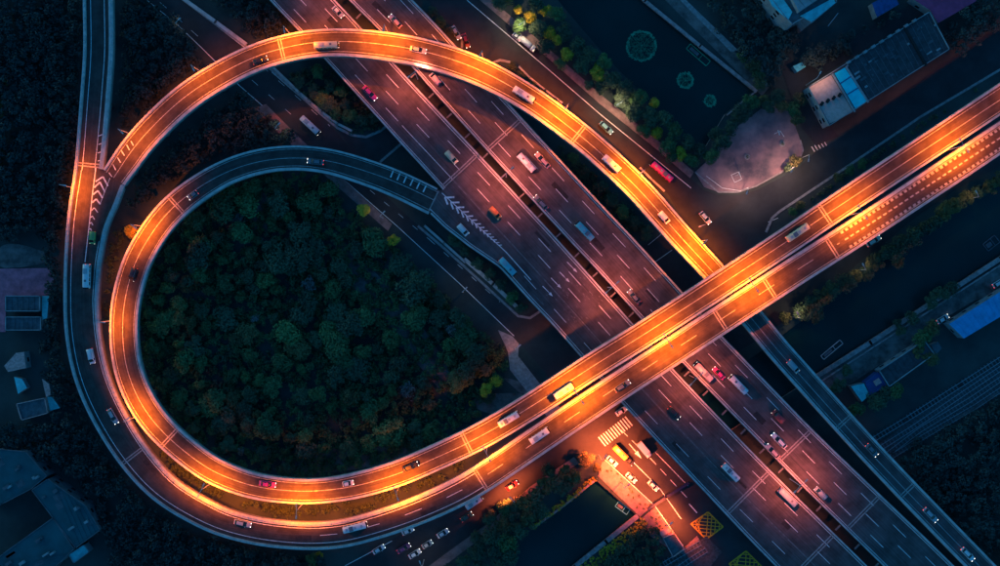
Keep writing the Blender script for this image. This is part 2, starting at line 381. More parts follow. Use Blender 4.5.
mb = MB(); line(PA, mb, sJ, PA.len, 1.15); line(PA, mb, sJ, PA.len, W_(1.5))
sT = at_s(PA, 852, 252); line(PA, mb, sJ, sT - 2, lambda w_: w_ * .5, .2, (6, 9, 3)); mb.build('lane_marking', M['rampline'], vi_s)
mb = MB()
for q in np.arange(sT, PA.len - 2, 1.75):      # toothed markings along both edges
    for n0, n1, d in ((1.35, 2.05, 1.0), (lambda w_: w_ - 2.5, lambda w_: w_ - 1.7, 1.0)): PA.strip(mb, q, q + d, n0, n1, .02, .02, closed=False, ds=1)
for q in np.arange(sT, PA.len - 2, 2.1): PA.strip(mb, q, q + 1.25, lambda w_: w_ * .49 - .25, lambda w_: w_ * .49 + .25, .02, .02, closed=False, ds=2)
mb.build('toothed_marking', M['rampline'], vi_s)
for j in ((727, 332), (778, 299), (840, 259)): joint(PA, vi_s, *j)
for j in ((960, 181), (862, 246), (775, 301), (703, 348), (560, 442), (508, 478)): pier(PA, vi_s, *j)
# --- big loop (B)
sU = at_s(PB, 742, 288)
lb = wthing('elevated_ramp', 'big outer loop ramp arching over the highway along the top, brightly orange lit', 'ramp', (P(340, 45).x, P(340, 45).y, 0), 'curved ramps')
deck(PB, lb, 0, sU); parapet(PB, lb, .5, sU, 0, .6); parapet(PB, lb, 0, sU, W_(.95), W_(0)); edge_marks(PB, lb, 0, sU, 4.0, inner=1.75)
for j in ((278, 36), (587, 125)): joint(PB, lb, *j)
for j in ((110, 160), (145, 117), (205, 68), (290, 33), (430, 40), (506, 68), (612, 147), (660, 194), (705, 246)): pier(PB, lb, *j, fr=.5)
mb = MB()
for a, b in [((131,141),(133.5,145.5)), ((126.5,144.5),(129.5,150)), ((121,150),(124.5,155.5)), ((117.6,157.5),(120.6,162.5)), ((113,164.5),(115.8,170)), ((109,172.5),(112,177))]: barp(mb, PB, a, b, 1.0, .03)
mb.build('hatching', M['white'], lb)
lb2 = wthing('elevated_ramp', 'unlit blue ramp emerging from under the viaduct beside the highway at the bottom right', 'ramp', (P(860, 440).x, P(860, 440).y, 0), 'curved ramps')
deck(PB, lb2, sU, PB.len); parapet(PB, lb2, sU, PB.len, 0, .7); parapet(PB, lb2, sU, at_s(PB, 985, 555), W_(.8), W_(0)); edge_marks(PB, lb2, sU, PB.len, 4.0, inner=1.5)
for j in ((851, 414), (914, 483)): joint(PB, lb2, *j)
for j in ((790, 345), (832, 392), (875, 440), (920, 488)): pier(PB, lb2, *j)
# --- highway
hw = wthing('elevated_highway', 'south-western carriageway of the wide diagonal highway, with painted arrows and a merging lane', 'highway', (P(560, 280).x, P(560, 280).y, 0), 'highway carriageways')
deck(PHL, hw, 0, S_GORE); parapet(PHL, hw, 0, S_GORE, 0, .5); parapet(PHL, hw, 0, S_GORE, W_(.6), W_(0))
deck(PH2, hw, 0, PH2.len); parapet(PH2, hw, 0, PH2.len, 0, .5); parapet(PH2, hw, 3.4, PH2.len, W_(.6), W_(0))
mb = MB()
for p, a, b in ((PHL, 0, S_GORE), (PH2, 0, PH2.len)):
    ph = {0: 1.0, 1: 1.0}
    off = 0 if p is PHL else -((S_GORE) % 15)
    line(p, mb, a, b, 1.0)
    for k, n in enumerate((4.35, 8.2)): line(p, mb, a, b, n, .2, (6, 9, off + (4 if k else 0) - 6))
    if p is PHL: line(p, mb, a, b - 25, 12.05, .2, (6, 9, off + 2)); line(p, mb, b - 25, b, 12.05, .2); line(p, mb, a, b, W_(1.0))
    else: line(p, mb, a, b, W_(1.1))
sm = at_s(PH2, 560, 243)
line(PH2, mb, sm, PH2.len, 16.3, .18, (6, 9, 0))
mb.build('lane_marking', M['white'], hw)
mb = MB(); line(PH2, mb, 0, PH2.len, 12.15, .45); mb.build('worn_lane_line', M['worn'], hw)
mb = MB(); bar(mb, (442, 193), (506, 252), .8, ZH, .03)
bar(mb, (506, 252), (531, 280), .9, ZH, .03)
mb.build('gore_line', M['white'], hw)
mb = MB(); d_ = 0.0
while d_ < 76:
    t = d_ / 76; cx, cy = 444.5 + d_ * .755, 197.5 + d_ * .655; r = 7.6 * (1 - t) + 2.2; wd = 1.15 * (1 - t) + .65
    bar(mb, (cx, cy), (cx + r, cy - r * .04), wd, ZH, .034); bar(mb, (cx + wd * .3, cy), (cx + r * .33, cy + r * .72), wd, ZH, .044)
    d_ += 7.8 * (1 - t) + 3.4 * t
mb.build('chevron_marking', M['white'], hw)
for (cx, cy) in ((572, 267), (564.5, 277), (556, 283), (547.5, 291), (539, 300)):
    mb = MB(); d = Vector((.70, .714)); n = Vector((-d.y, d.x)); c = Vector((cx, cy)); tip = c + d * 7
    f = lambda a, b: tuple(c + d * a + n * b)
    poly_mark(mb, [f(-7, .45), f(3, .28), f(3, -.28), f(-7, -.45)], ZH); poly_mark(mb, [f(3, 1.5), f(7.5, 0), f(3, -1.5)], ZH)
    mb.build('arrow_marking', M['white' if cx > 545 else 'worn'], hw)
mb = MB(); r2 = random.Random(3)
for k in range(46):                       # worn, unreadable painted characters in three lanes
    lane = k % 4; q = at_s(PH2, 585, 290) + r2.uniform(-8, 8) ; n = (2.6, 6.2, 10.1, 14)[lane] + r2.uniform(-1.1, 1.1); l = r2.uniform(.3, .9)
    PH2.strip(mb, q, q + l, n, n + r2.uniform(.15, .35), .02 + k * .0004, .02 + k * .0004, closed=False, ds=2)
mb.build('worn_lettering', M['worn'], hw)
joint(PHL, hw, 477, 153); joint(PH2, hw, 770, 469); joint(PH2, hw, 834, 534)
for j in ((345, 10), (400, 70), (455, 130)): pier(PHL, hw, *j, fr=.3, cap=.3); pier(PHL, hw, *j, fr=.72, cap=.3)
for j in ((515, 193), (572, 255), (622, 312), (672, 368), (722, 420), (778, 478), (838, 538)): pier(PH2, hw, *j, fr=.28, cap=.3); pier(PH2, hw, *j, fr=.74, cap=.3)
hr = wthing('elevated_highway', 'north-eastern carriageway of the wide diagonal highway, four lanes of reddish purple asphalt', 'highway', (P(600, 240).x, P(600, 240).y, 0), 'highway carriageways')
deck(PHR, hr, 0, PHR.len); parapet(PHR, hr, 0, PHR.len, 0, .5); parapet(PHR, hr, 0, PHR.len, W_(.6), W_(0))
mb = MB(); line(PHR, mb, 0, PHR.len, 1.0); line(PHR, mb, 0, PHR.len, W_(1.0))
for k, n in enumerate((4.4, 8.3, 12.1)): line(PHR, mb, 0, PHR.len, n, .2, (6, 9, (3, 12, 6)[k]))
mb.build('lane_marking', M['white'], hr)
for j in ((487, 149), (776, 462), (847, 527)): joint(PHR, hr, *j)
for j in ((365, 15), (412, 68), (468, 130), (520, 187), (578, 248), (628, 305), (680, 360), (730, 413), (786, 470), (846, 530)): pier(PHR, hr, *j, fr=.26, cap=.3); pier(PHR, hr, *j, fr=.74, cap=.3)
r4 = random.Random(12)
for p_, t_, q0, q1, k_ in ((PHL, hw, 5, S_GORE - 5, 5), (PH2, hw, 10, PH2.len - 5, 12), (PHR, hr, 5, PHR.len - 5, 14), (PA, la, sW + 10, sJ - 5, 6), (PC, lp_c, sC + 10, sCe - 20, 5), (PB, lb, 20, sU - 10, 5)):
    mb = MB()
    for k in range(k_):        # darker repair patches and sealed cracks
        q = q0 + (q1 - q0) * (k + r4.random() * .8) / k_; wm = p_.at(q)[3] - 3; n = r4.uniform(1.8, wm - 1); thin = r4.random() < .45
        l_, w2 = (r4.uniform(6, 20), .16) if thin else (r4.uniform(2, 7), r4.uniform(.8, 2.6))
        p_.strip(mb, q, q + l_, n, min(n + w2, wm), .006, .006, closed=False)
    mb.build('repair_patches', M['patch'], t_)
PATHS = [PA, PB, PC, PHL, PH2, PHR]
# pale cross beams in the slot between the two carriageways
mb = MB()
for q in np.arange(3, PHR.len, 9.0):
    a = PHR.pt(q, -.3, -1.0); b = PHR.pt(q, -2.6, -1.0); c = (a + b) / 2
    mb.box(c, (.5, (a - b).length, .5), PHR.head(q))
mb.build('cross_beam', M['soffit'], hr)
# ---------------------------------------------------------------- ground with sunken water
POND = [(545,-16),(632,-16),(645,0),(755,90),(742,100),(725,114),(706,146),(692,151),(672,128),(640,92),(602,52),(562,5)]
RIVER = [(1016,168),(960,197),(925,226),(862,274),(800,322),(760,352),(694,398),(716,440),(760,412),(815,377),(870,342),(1000,258),(1016,247)]
CANAL = [(595,480),(637,516),(606,541),(575,566),(556,584),(490,584),(533,528),(562,507)]
def inside(poly, x, y):
    c = False; n = len(poly); j = n - 1
    for i in range(n):
        xi, yi = poly[i]; xj, yj = poly[j]
        if (yi > y) != (yj > y) and x < (xj - xi) * (y - yi) / (yj - yi) + xi: c = not c
        j = i
    return c
vv = []; ee = []; B = 2600
def ring(pts):
    i0 = len(vv); vv.extend(Vector(p) for p in pts); n = len(pts); ee.extend((i0 + k, i0 + (k + 1) % n) for k in range(n))
ring([(-B, -B), (B, -B), (B, B), (-B, B)])
WP = [[P2(*p) for p in poly] for poly in (POND, RIVER, CANAL)]
for p_ in WP: ring(p_)
ov, oe, of, *_r = delaunay_2d_cdt(vv, ee, [], 0, 1e-4)
mb = MB(); fs = []
for f in of:
    cx = sum(ov[i].x for i in f) / len(f); cy = sum(ov[i].y for i in f) / len(f)
    if not any(inside(p_, cx, cy) for p_ in WP): fs.append(f)
mb.add([(v.x, v.y, 0) for v in ov], fs); struct(mb, 'ground', M['earth'])
for nm, p_ in zip(('pond_water', 'river_water', 'canal_water'), WP):
    mb = MB(); c = Vector((sum(a for a, b in p_) / len(p_), sum(b for a, b in p_) / len(p_)))
    mb.flat([(a + (a - c.x) * .004, b + (b - c.y) * .004) for a, b in p_], -1.3); struct(mb, nm, M['water'])
    mb = MB(); n = len(p_)
    for i in range(n):
        a, b = p_[i], p_[(i + 1) % n]; mb.face([(a[0], a[1], -1.6), (b[0], b[1], -1.6), (b[0], b[1], 0), (a[0], a[1], 0)])
    struct(mb, nm.replace('water', 'bank'), M['quay'])
# ---------------------------------------------------------------- ground sheets
zl = [0.02]
def sheet(name, pts, m, z=None, smooth=False):
    if z is None: zl[0] += .008; z = zl[0]
    q = [P2(*p) for p in pts]
    if smooth:
        for _ in range(2):
            q = [r for i in range(len(q)) for r in ((q[i][0] * .75 + q[(i + 1) % len(q)][0] * .25, q[i][1] * .75 + q[(i + 1) % len(q)][1] * .25), (q[i][0] * .25 + q[(i + 1) % len(q)][0] * .75, q[i][1] * .25 + q[(i + 1) % len(q)][1] * .75))]
    vs = [Vector(a) for a in q]; n = len(vs)
    v2, e2, f2, *_ = delaunay_2d_cdt(vs, [(k, (k + 1) % n) for k in range(n)], [list(range(n))], 1, 1e-5)
    mb = MB(); mb.add([(v.x, v.y, z) for v in v2], [f if len(f) else f for f in f2]); return struct(mb, name, m)
ROADS = {
 'S1': [(128,-16),(175,23),(200,46),(237,84),(270,113),(305,145),(340,177),(395,226),(457,283),(513,336),(540,366),(575,420),(700,420),(640,340),(520,318),(470,270),(418,226),(380,190),(352,150),(320,113),(272,70),(248,48),(184,0),(164,-16)],
 'X1': [(338,128),(352,135),(366,137),(380,131),(389,124),(462,47),(492,63),(402,143),(380,162),(352,152)],
 'X2': [(518,318),(540,308),(600,262),(648,243),(664,232),(704,292),(640,345),(560,372)],
 'S2': [(412,-16),(430,3),(450,25),(462,47),(470,58),(492,63),(510,62),(522,70),(560,102),(620,151),(668,194),(680,215),(664,232),(704,296),(768,236),(775,218),(842,171),(920,118),(1000,70),(1016,60),(1016,14),(940,66),(870,117),(835,141),(815,152),(800,166),(780,178),(757,190),(738,195),(718,195),(704,190),(690,178),(655,148),(600,104),(548,58),(478,0),(460,-16)],
 'S6': [(704,296),(768,236),(1016,84),(1016,158),(960,187),(920,214),(850,270),(800,310),(760,338),(694,380),(640,350)],
 'S4': [(318,590),(345,566),(400,535),(480,498),(560,430),(640,380),(700,430),(620,455),(598,454),(586,452),(575,456),(530,486),(490,521),(455,546),(424,568),(395,590)],
 'S5': [(584,452),(598,452),(653,505),(684,548),(720,590),(810,590),(700,440),(640,395),(590,430)],
}
for k, pts in ROADS.items(): sheet('road', pts, M['road'])
def slab(name, pts, m, h=.13, kind='structure'):
    zl[0] += .004
    mb = MB(); q = [P2(*p) for p in pts]; mb.prism(q, 0.0, h + zl[0]); o = mb.build(name, m)
    tag(o, kind=kind); return o
PAVE = {
 'side_pond': [(468,-16),(478,-16),(492,0),(556,55),(606,99),(661,143),(694,172),(690,178),(655,148),(600,104),(548,58),(480,0)],
 'corner_park': [(598,476),(602,462),(606,461),(653,505),(640,517)],
 'corner_strip': [(655,507),(684,548),(697,536),(700,541),(686,556),(668,548),(650,536),(640,520)],
 's4side': [(424,570),(455,547),(490,522),(530,487),(574,457),(579,463),(536,493),(494,529),(460,554),(434,574)],
 's1side': [(256,108),(266,104),(300,138),(336,172),(392,224),(388,231),(330,180),(296,149),(262,117)],
 's1low': [(498,330),(512,336),(519,344),(518,356),(540,384),(562,410),(548,418),(510,370),(508,352)],
}
for k, pts in PAVE.items(): slab('pavement', pts, M['paving'] if k not in ('s1low',) else M['kerb'])
PLAZA = [(695,172),(708,160),(720,146),(735,128),(750,117),(762,108),(776,103),(786,108),(793,120),(800,140),(803,150),(799,160),(780,173),(756,186),(738,192),(718,192),(704,187)]
slab('plaza', PLAZA, M['plaza'])
mb = MB(); qp = [P2(*p) for p in PLAZA]
for i in range(9, 16):
    a = Vector(qp[i]); b = Vector(qp[(i + 1) % 16]); d = b - a; c = (a + b) / 2; mb.box((c.x, c.y, .14), (d.length, .5, .28), math.atan2(d.y, d.x))
tag(mb.build('kerb', M['kerb']), kind='structure')
sheet('path', [(655,-10),(668,-10),(700,18),(770,86),(762,96)], M['dirt'], smooth=False)
sheet('path', [(676,-4),(682,-4),(738,50),(731,52)], M['kerb'])
sheet('path', [(756,66),(762,66),(768,86),(762,84)], M['kerb'])
sheet('dirt_yard', [(812,380),(870,345),(1016,255),(1016,288),(975,300),(945,318),(925,340),(878,366),(850,384),(832,392)], M['dirt'])
sheet('dirt_yard', [(330,236),(345,240),(392,290),(412,312),(440,352),(462,395),(448,400),(425,372),(396,342),(352,288)], M['dirt'], smooth=True)
sheet('dirt_yard', [(560,-0.1+395),(500,375),(510,384),(528,400),(538,410),(505,418),(470,408),(478,392)], M['dirt'], smooth=True)
sheet('dirt_yard', [(285,452),(340,448),(400,438),(430,445),(398,462),(330,474),(280,470)], M['dirt'], smooth=True)
sheet('dirt_yard', [(245,195),(262,188),(272,205),(268,235),(256,250),(250,225)], M['dirt'], smooth=True)
sheet('dirt_yard', [(0,240),(45,250),(52,262),(20,268),(-5,268)], M['dirt'], smooth=True)
sheet('path', [(886,446),(1016,374),(1016,384),(890,460),(870,470)], M['dirt'])
M['court'] = mat('red_court', (.55, .16, .22), .9, .3, .3, coords='World')
sheet('sports_court', [(-12,269),(50,268),(54,280),(48,296),(6,296),(6,332),(-12,332)], M['court'])
sheet('service_yard', [(790,72),(850,38),(915,2),(930,10),(850,58),(800,88)], M['road'])
sheet('service_yard', [(778,60),(790,56),(812,100),(838,136),(816,146),(802,128)], M['road'])
# ballast + embankment for the railway
M['ballast'] = mat('ballast', (.065, .075, .08), .95, .35, 1.5, coords='World')
sheet('ballast', [(868,452),(910,420),(1016,352),(1016,380),(884,462)], M['ballast'])
sheet('ballast', [(664,576),(690,548),(706,536),(722,552),(700,580)], M['ballast'])
# ---------------------------------------------------------------- markings on the ground roads
gz = .12
def gmark(name, fn, m='white'):
    mb = MB(); fn(mb); tag(mb.build(name, M[m]), kind='structure')
def gpoly(mb, pts, wd, z=gz, dash=None):
    for a, b in zip(pts, pts[1:]):
        if dash is None: bar(mb, a, b, wd, 0, z)
        else:
            L = math.hypot(b[0] - a[0], b[1] - a[1]); on, off = dash; t = 0
            while t < L:
                e = min(t + on, L); f = lambda u: (a[0] + (b[0] - a[0]) * u / L, a[1] + (b[1] - a[1]) * u / L)
                bar(mb, f(t), f(e), wd, 0, z); t += on + off
def m1(mb):
    gpoly(mb, [(132,-12),(177,24),(202,48),(239,85),(272,114),(307,146),(342,178),(397,226)], .7)
    gpoly(mb, [(397,226),(459,283),(514,336)], .7, gz + .004)
    gpoly(mb, [(200,13),(248,50)], .6); gpoly(mb, [(272,72),(320,114)], .6)
    gpoly(mb, [(160,2),(200,38)], .35, gz, (9, 12)); gpoly(mb, [(252,80),(300,122)], .35, gz, (8, 14)); gpoly(mb, [(262,66),(330,126)], .35, gz, (8, 14))
    gpoly(mb, [(370,190),(430,240),(500,302)], .45, gz, (6.5, 12))
    gpoly(mb, [(467,0),(548,69),(600,114),(691,188)], .8, gz); gpoly(mb, [(648,245),(664,232)], .5)
    gpoly(mb, [(655,262),(672,250)], .6)
gmark('road_marking', m1)
def m2(mb):
    gpoly(mb, [(345,566),(392,541)], .7); gpoly(mb, [(605,460),(655,506),(683,546)], .7, gz)
    gpoly(mb, [(621,430),(650,458),(690,501)], .6, gz + .004, (9, 6)); gpoly(mb, [(626,455),(660,489),(681,519)], .7, gz + .004)
    gpoly(mb, [(655,452),(688,486)], .7, gz + .008); gpoly(mb, [(689,504),(697,513)], 1.0)
    gpoly(mb, [(602,473),(623,492)], .6, gz + .06)
    bar(mb, (629,444), (636,452), .8, 0, gz + .012); poly_mark(mb, [(634.6,453.6),(641.5,458.8),(637.6,450.8)], 0, gz + .014)
    for k in range(12):   # zebra crossing
        cx, cy = 601 + k * 2.42, 441.5 - k * 1.85
        bar(mb, (cx - 2.6, cy - 4.4), (cx + 4.6, cy + 4.6), 1.15, 0, gz + .016)
    for k in range(5): bar(mb, (811.5 + k * 3.0, 146.5 - k * 1.5), (814.5 + k * 3, 151.5 - k * 1.5 ), .9, 0, gz)
    gpoly(mb, [(768,222),(778,218)], .5)
gmark('road_marking', m2)
def ybox(mb, c):
    c = [Vector(p) for p in c]
    for i in range(4): bar(mb, tuple(c[i]), tuple(c[(i + 1) % 4]), 1.3, 0, gz + .02 + i * .004)
    for k in range(1, 4):
        t = k / 4
        for j, (a, b) in enumerate(((c[0].lerp(c[1], t), c[0].lerp(c[3], t)), (c[1].lerp(c[2], t), c[3].lerp(c[2], t)), (c[1].lerp(c[0], t), c[1].lerp(c[2], t)), (c[0].lerp(c[3], t), c[3].lerp(c[2], t)))):
            bar(mb, tuple(a), tuple(b), .8, 0, gz + .04 + k * .004 + j * .012)
    bar(mb, tuple(c[0]), tuple(c[2]), .8, 0, gz + .10); bar(mb, tuple(c[1]), tuple(c[3]), .8, 0, gz + .106)
gmark('box_marking', lambda mb: ybox(mb, [(708,512),(723,527),(706,539.5),(691,524)]), 'yellow')
gmark('box_marking', lambda mb: ybox(mb, [(746,551),(762,567),(745,580),(729,564)]), 'yellow')
# kerb lines as real steps
def kerb(pts, wd=.35, h=.16, m='kerb', name='kerb'):
    mb = MB(); q = [Vector(P2(*p)) for p in pts]
    for a, b in zip(q, q[1:]):
        d = b - a; c = (a + b) / 2; mb.box((c.x, c.y, h / 2), (d.length + .1, wd, h), math.atan2(d.y, d.x))
    tag(mb.build(name, M[m]), kind='structure')
kerb([(164,-16),(184,0),(248,48),(272,70),(320,113),(338,128),(352,135),(366,137),(380,131),(389,124)], .9, .2)
kerb([(418,226),(445,249),(466,268),(490,290),(518,316),(530,318),(542,310)], .8, .2)
kerb([(455,30),(462,40),(462,48)], .8, .2); kerb([(492,63),(500,60),(510,62)], .8, .2)
kerb([(766,232),(772,218),(780,211),(842,170),(920,117),(1016,60)], .8, .2)
kerb([(402,143),(380,162)], .8, .2)
# ---------------------------------------------------------------- walls, rails on the quays (things)
def wall(name, label, cat, pts, wd, h, m, group=None, caps=None):
    mb = MB(); q = [Vector(P2(*p)) for p in pts]
    for a, b in zip(q, q[1:]):
        d = b - a; c = (a + b) / 2; mb.box((c.x, c.y, h / 2 - .2), (d.length + wd * .5, wd, h + .4), math.atan2(d.y, d.x))
    o = tag(mb.build(name, m), label, cat, group); return o
wall('quay_wall', 'pale mauve stone quay wall along the north-east side of the pond with the round weed beds', 'wall', [(632,-14),(645,1),(700,46),(756,91)], 1.1, .55, M['quay'], 'quay walls')
wall('quay_wall', 'thin pale wall closing the east corner of the pond beside the paved plaza', 'wall', [(755,92),(743,101),(727,115)], .5, .5, M['quay'], 'quay walls')
wall('quay_wall', 'long pinkish stone quay wall along the south-east bank of the river', 'wall', [(815,377.5),(870,342.5),(1000,258.5),(1016,248)], 1.5, .6, M['quay'], 'quay walls')
wall('quay_wall', 'second lower pinkish wall running just inside the long river quay wall', 'wall', [(822,380.5),(874,346.5),(1000,265),(1016,254.5)], .5, .5, M['quay'], 'quay walls')
wall('quay_wall', 'pale stone wall on the hedge side of the dark canal at the bottom', 'wall', [(595,480),(562,507),(533,528)], .7, .5, M['quay'], 'quay walls')
wall('quay_wall', 'pinkish quay wall closing the lower right side of the dark canal', 'wall', [(637,516.5),(606,541.5),(575,566.5),(556,585)], 1.5, .5, M['quay'], 'quay walls')
wall('bridge_wall', 'dark blue pipe beam crossing the street where the canal passes underneath', 'bridge wall', [(648,509),(666,497),(688,483)], .9, .9, mat('blue_beam', (.03, .035, .09), .5, .2, 2), None)
# median guard walls on ground roads
wall('guard_wall', 'pale barrier wall between the lower left road and the green strip beside the highway', 'barrier', [(425,226),(444,243),(465,262)], .8, .8, M['conc'], 'barriers on the lower roads')
wall('guard_wall', 'pale barrier wall ending at the paved nose near the highway in the middle', 'barrier', [(465,259.5),(493,284),(518,308)], 1.3, .8, M['conc'], 'barriers on the lower roads')
wall('guard_wall', 'pale barrier on the right of the dark road at the top left, above the loop ramp', 'barrier', [(184,-1),(216,22),(246,44)], 1.2, .8, M['conc'], 'barriers on the lower roads')
wall('guard_wall', 'pale barrier on the dark road inside the big loop, bending round the planted island', 'barrier', [(274,68),(300,93),(322,112),(338,124),(352,131)], .8, .8, M['conc'], 'barriers on the lower roads')
wall('guard_wall', 'broken white barrier along the planted strip of the service road beside the big loop', 'barrier', [(519,67),(530,78),(545,90),(562,103)], .6, .8, M['conc'], 'barriers on the lower roads')
wall('guard_wall', 'short white barrier beside the service road at the right of the big loop, near the magenta coach', 'barrier', [(640,168),(652,180),(664,191)], .6, .8, M['conc'], 'barriers on the lower roads')

# ---------------------------------------------------------------- street lamps
def lamp(base, h, arms, label, group, power=LAMP_W, lit=True, col=LAMP_COL, spot=152, pole_r=.11, cat='street lamp', head_m=None, tilt=6, across=.24):
    """base: world vector; arms: list of (angle, length)"""
    t = thing('street_lamp', label, cat, base, 0, group)
    mb = MB(); mb.tube([(0, 0, 0), (0, 0, .5), (0, 0, h - .5), (0, 0, h)], [.2, pole_r, pole_r * .8, pole_r * .7], 8); mb.build('pole', M['rail'], t)
    for ang, ln in arms:
        dx, dy = math.cos(ang), math.sin(ang)
        mb = MB(); mb.tube([(0, 0, h - .35), (dx * ln * .5, dy * ln * .5, h + .1), (dx * ln, dy * ln, h + .15)], [.09, .08, .07], 6); mb.build('arm', M['rail'], t)
        mb = MB(); mb.box((dx * (ln + .35), dy * (ln + .35), h + .16), (1.0, .4, .16), ang); hd = mb.build('lamp_head', M['rail'] if lit else M['ledcap'], t)
        mb = MB(); mb.box((dx * (ln + .38), dy * (ln + .38), h + .06), (.5, .22, .06), ang); mb.build('lamp_glass', head_m or M['lamp'], hd)
        if lit:
            ld = bpy.data.lights.new('lamp_light', 'SPOT'); ld.energy = power; ld.color = col; ld.spot_size = R(spot); ld.spot_blend = .75; ld.shadow_soft_size = .35
            lo = bpy.data.objects.new('lamp_light', ld); COL.objects.link(lo); lo.parent = t
            lo.location = (dx * (ln + .45), dy * (ln + .45), h - .15)
            D = Vector((dx * math.sin(R(tilt)), dy * math.sin(R(tilt)), -math.cos(R(tilt)))); X_ = Vector((-dy, dx, 0)); Y_ = (-D).cross(X_)
            lo.rotation_euler = Matrix((X_, Y_, -D)).transposed().to_euler(); lo.scale = (1, across, 1)      # wide along the road, cut off across it
    return t
def lamp_on(path, px, py, n, label, group, arms=(1,), ln=1.6, h=10.5, **k):
    q = path.loc(px, py)[0]; a = path.at(q); ang = math.atan2(a[5], a[4]) ; v = path.pt(q, n, -0.3)
    return lamp(v, h, [(ang if s > 0 else ang + math.pi, ln) for s in arms], label, group, **k)
GB = 'lamp posts along the big loop ramp'
lamp_on(PB, 201, 70, -.15, 'orange street lamp on the big loop above the dark road at the top left', GB, power=LAMP_W * .65, tilt=10, across=.30)
lamp_on(PB, 129, 134, -.15, 'orange street lamp on the big loop ramp just above the gore with painted slashes', GB, power=LAMP_W * .6, tilt=10, across=.30)
lamp_on(PB, 289, 34, -.15, 'orange street lamp on the big loop ramp beside its upper expansion joint', GB, power=LAMP_W * 1.2, tilt=10, across=.30)
lamp_on(PB, 387, 32, -.15, 'orange street lamp on top of the big loop ramp above the south-western highway lanes', GB, power=LAMP_W * 1.5, tilt=10, across=.30)
lamp_on(PB, 484, 58, -.15, 'orange street lamp on the big loop ramp above the north-eastern highway lanes', GB, power=LAMP_W * 1.7, tilt=10, across=.30)
lamp_on(PB, 567, 110, -.15, 'orange street lamp on the big loop ramp close to its right hand expansion joint', GB, power=LAMP_W * 2.0, tilt=10, across=.30)
lamp_on(PB, 641, 174, -.15, 'orange street lamp on the big loop ramp beside the magenta coach on the road below', GB, power=LAMP_W * 2.2, tilt=10, across=.30)
lamp_on(PB, 701, 242, -.15, 'orange street lamp on the big loop ramp just before it dives under the viaduct', GB, power=LAMP_W * 2.2, tilt=10, across=.30)
lamp_on(PA, 71, 186, -.15, 'orange street lamp on the outer edge of the wide ramp beside the painted arrowheads', 'lamp posts along the outer ramp', power=LAMP_W * .8)
GC = 'lamp posts between the two curved ramps'
lamp_on(PC, 142, 226, -.15, 'orange street lamp next to the glowing tree between the two ramps on the left', GC, power=LAMP_W * 1.25)
lamp_on(PC, 110, 322, -.15, 'orange street lamp at the leftmost point of the inner loop ramp', GC, power=LAMP_W * .8)
lamp_on(PC, 135, 416, -.15, 'orange street lamp at the lower left bend of the inner loop ramp', GC, power=LAMP_W * 1.25)
lamp_on(PC, 209, 483, -.15, 'orange street lamp on the inner loop left of its bottom, above the shrubs', GC, power=LAMP_W * 1.2, arms=(1, -1))
lamp_on(PC, 304, 504, -.15, 'orange street lamp at the bottom of the inner loop over the lit shrub strip', GC, power=LAMP_W * 1.3, arms=(1, -1))
lamp_on(PC, 400, 487, -.15, 'orange street lamp on the inner loop where it rises towards the viaduct', GC, power=LAMP_W * 1.3, arms=(1, -1))
GV = 'double lamp posts in the slot of the twin viaduct'
for (x, y, n_, pw) in ((486, 449, 'first double orange lamp from the left in the viaduct slot, by the joints', 1.5), (576, 394, 'second double orange lamp from the left in the viaduct slot, in the brightest glow', 2.3), (662, 339, 'third double orange lamp from the left in the viaduct slot, above the highway lanes', 2.0), (747, 284, 'fourth double orange lamp in the viaduct slot, where the big loop passes under', 2.1), (850, 214, 'fifth double orange lamp in the viaduct slot, near the start of the toothed markings', 1.6), (949, 148, 'last double orange lamp in the viaduct slot, towards the right edge', 1.5), (1042, 88, 'double orange lamp in the viaduct slot beyond the right edge', 1.5)):
    lamp_on(PC, x, y, -.35, n_, GV, arms=(1, -1), ln=1.9, power=LAMP_W * pw * .75, tilt=10, across=.25)
GH = 'double lamp posts on the highway median'
for (x, y, l_, pw) in ((345, -14, 'double lamp on the highway median at the top edge', .45), (425, 73, 'double lamp on the highway median just below the big loop ramp', .8), (509, 173, 'double lamp on the median midway between loop and viaduct, casting a red pool', .95), (612, 284, 'double lamp on the highway median just above the viaduct, beside the worn lettering', .7), (690, 376, 'double lamp on the highway median just below the viaduct', .75), (791, 479, 'double lamp on the highway median in the reddish glow at the lower right', .95)):
    lamp_on(PHR, x, y, -1.2, l_, GH, arms=(1, -1), ln=2.3, power=LAMP_W * pw * .33, h=12, col=(1.0, .175, .085), spot=158, tilt=14, across=.34)
def glamp(px, py, ang, label, h=9, lit=True, group='street lamps on the lower roads', **k):
    k.setdefault('col', (1.0, .13, .03)); v = P(px, py, .1); lamp(v, h, [(R(ang), 1.6)], label, group, lit=lit, **k)
glamp(514, 497, 130, 'orange street lamp among the canal-side trees lighting the dark red car', power=LAMP_W * .8)
glamp(599, 455, 52, 'orange street lamp at the street corner by the glowing tree and the zebra crossing', power=LAMP_W * 1.6, h=11, across=.7)
glamp(621, 482, 45, 'orange street lamp on the kerb beside the queue of white cars', power=LAMP_W * 1.4, h=11, across=.7)
glamp(662, 520, 40, 'orange street lamp over the pink pavement past the blue pipe beam', power=LAMP_W * 1.2, h=10)
soft = dict(head_m=M['led'], spot=150, across=1.0, tilt=0)
warm = {(524, 28): 1.5, (619, 106): 2.0, (787, 170): 2.0, (742, 190): 2.0, (801, 158): .8, (383, 218): .3, (463, 292): .3, (515, 348): .3, (281, 132): .3, (184, 30): .2, (424, 560): .4, (856, 270): .5, (792, 317): .5, (966, 199): .3, (700, 226): .4}
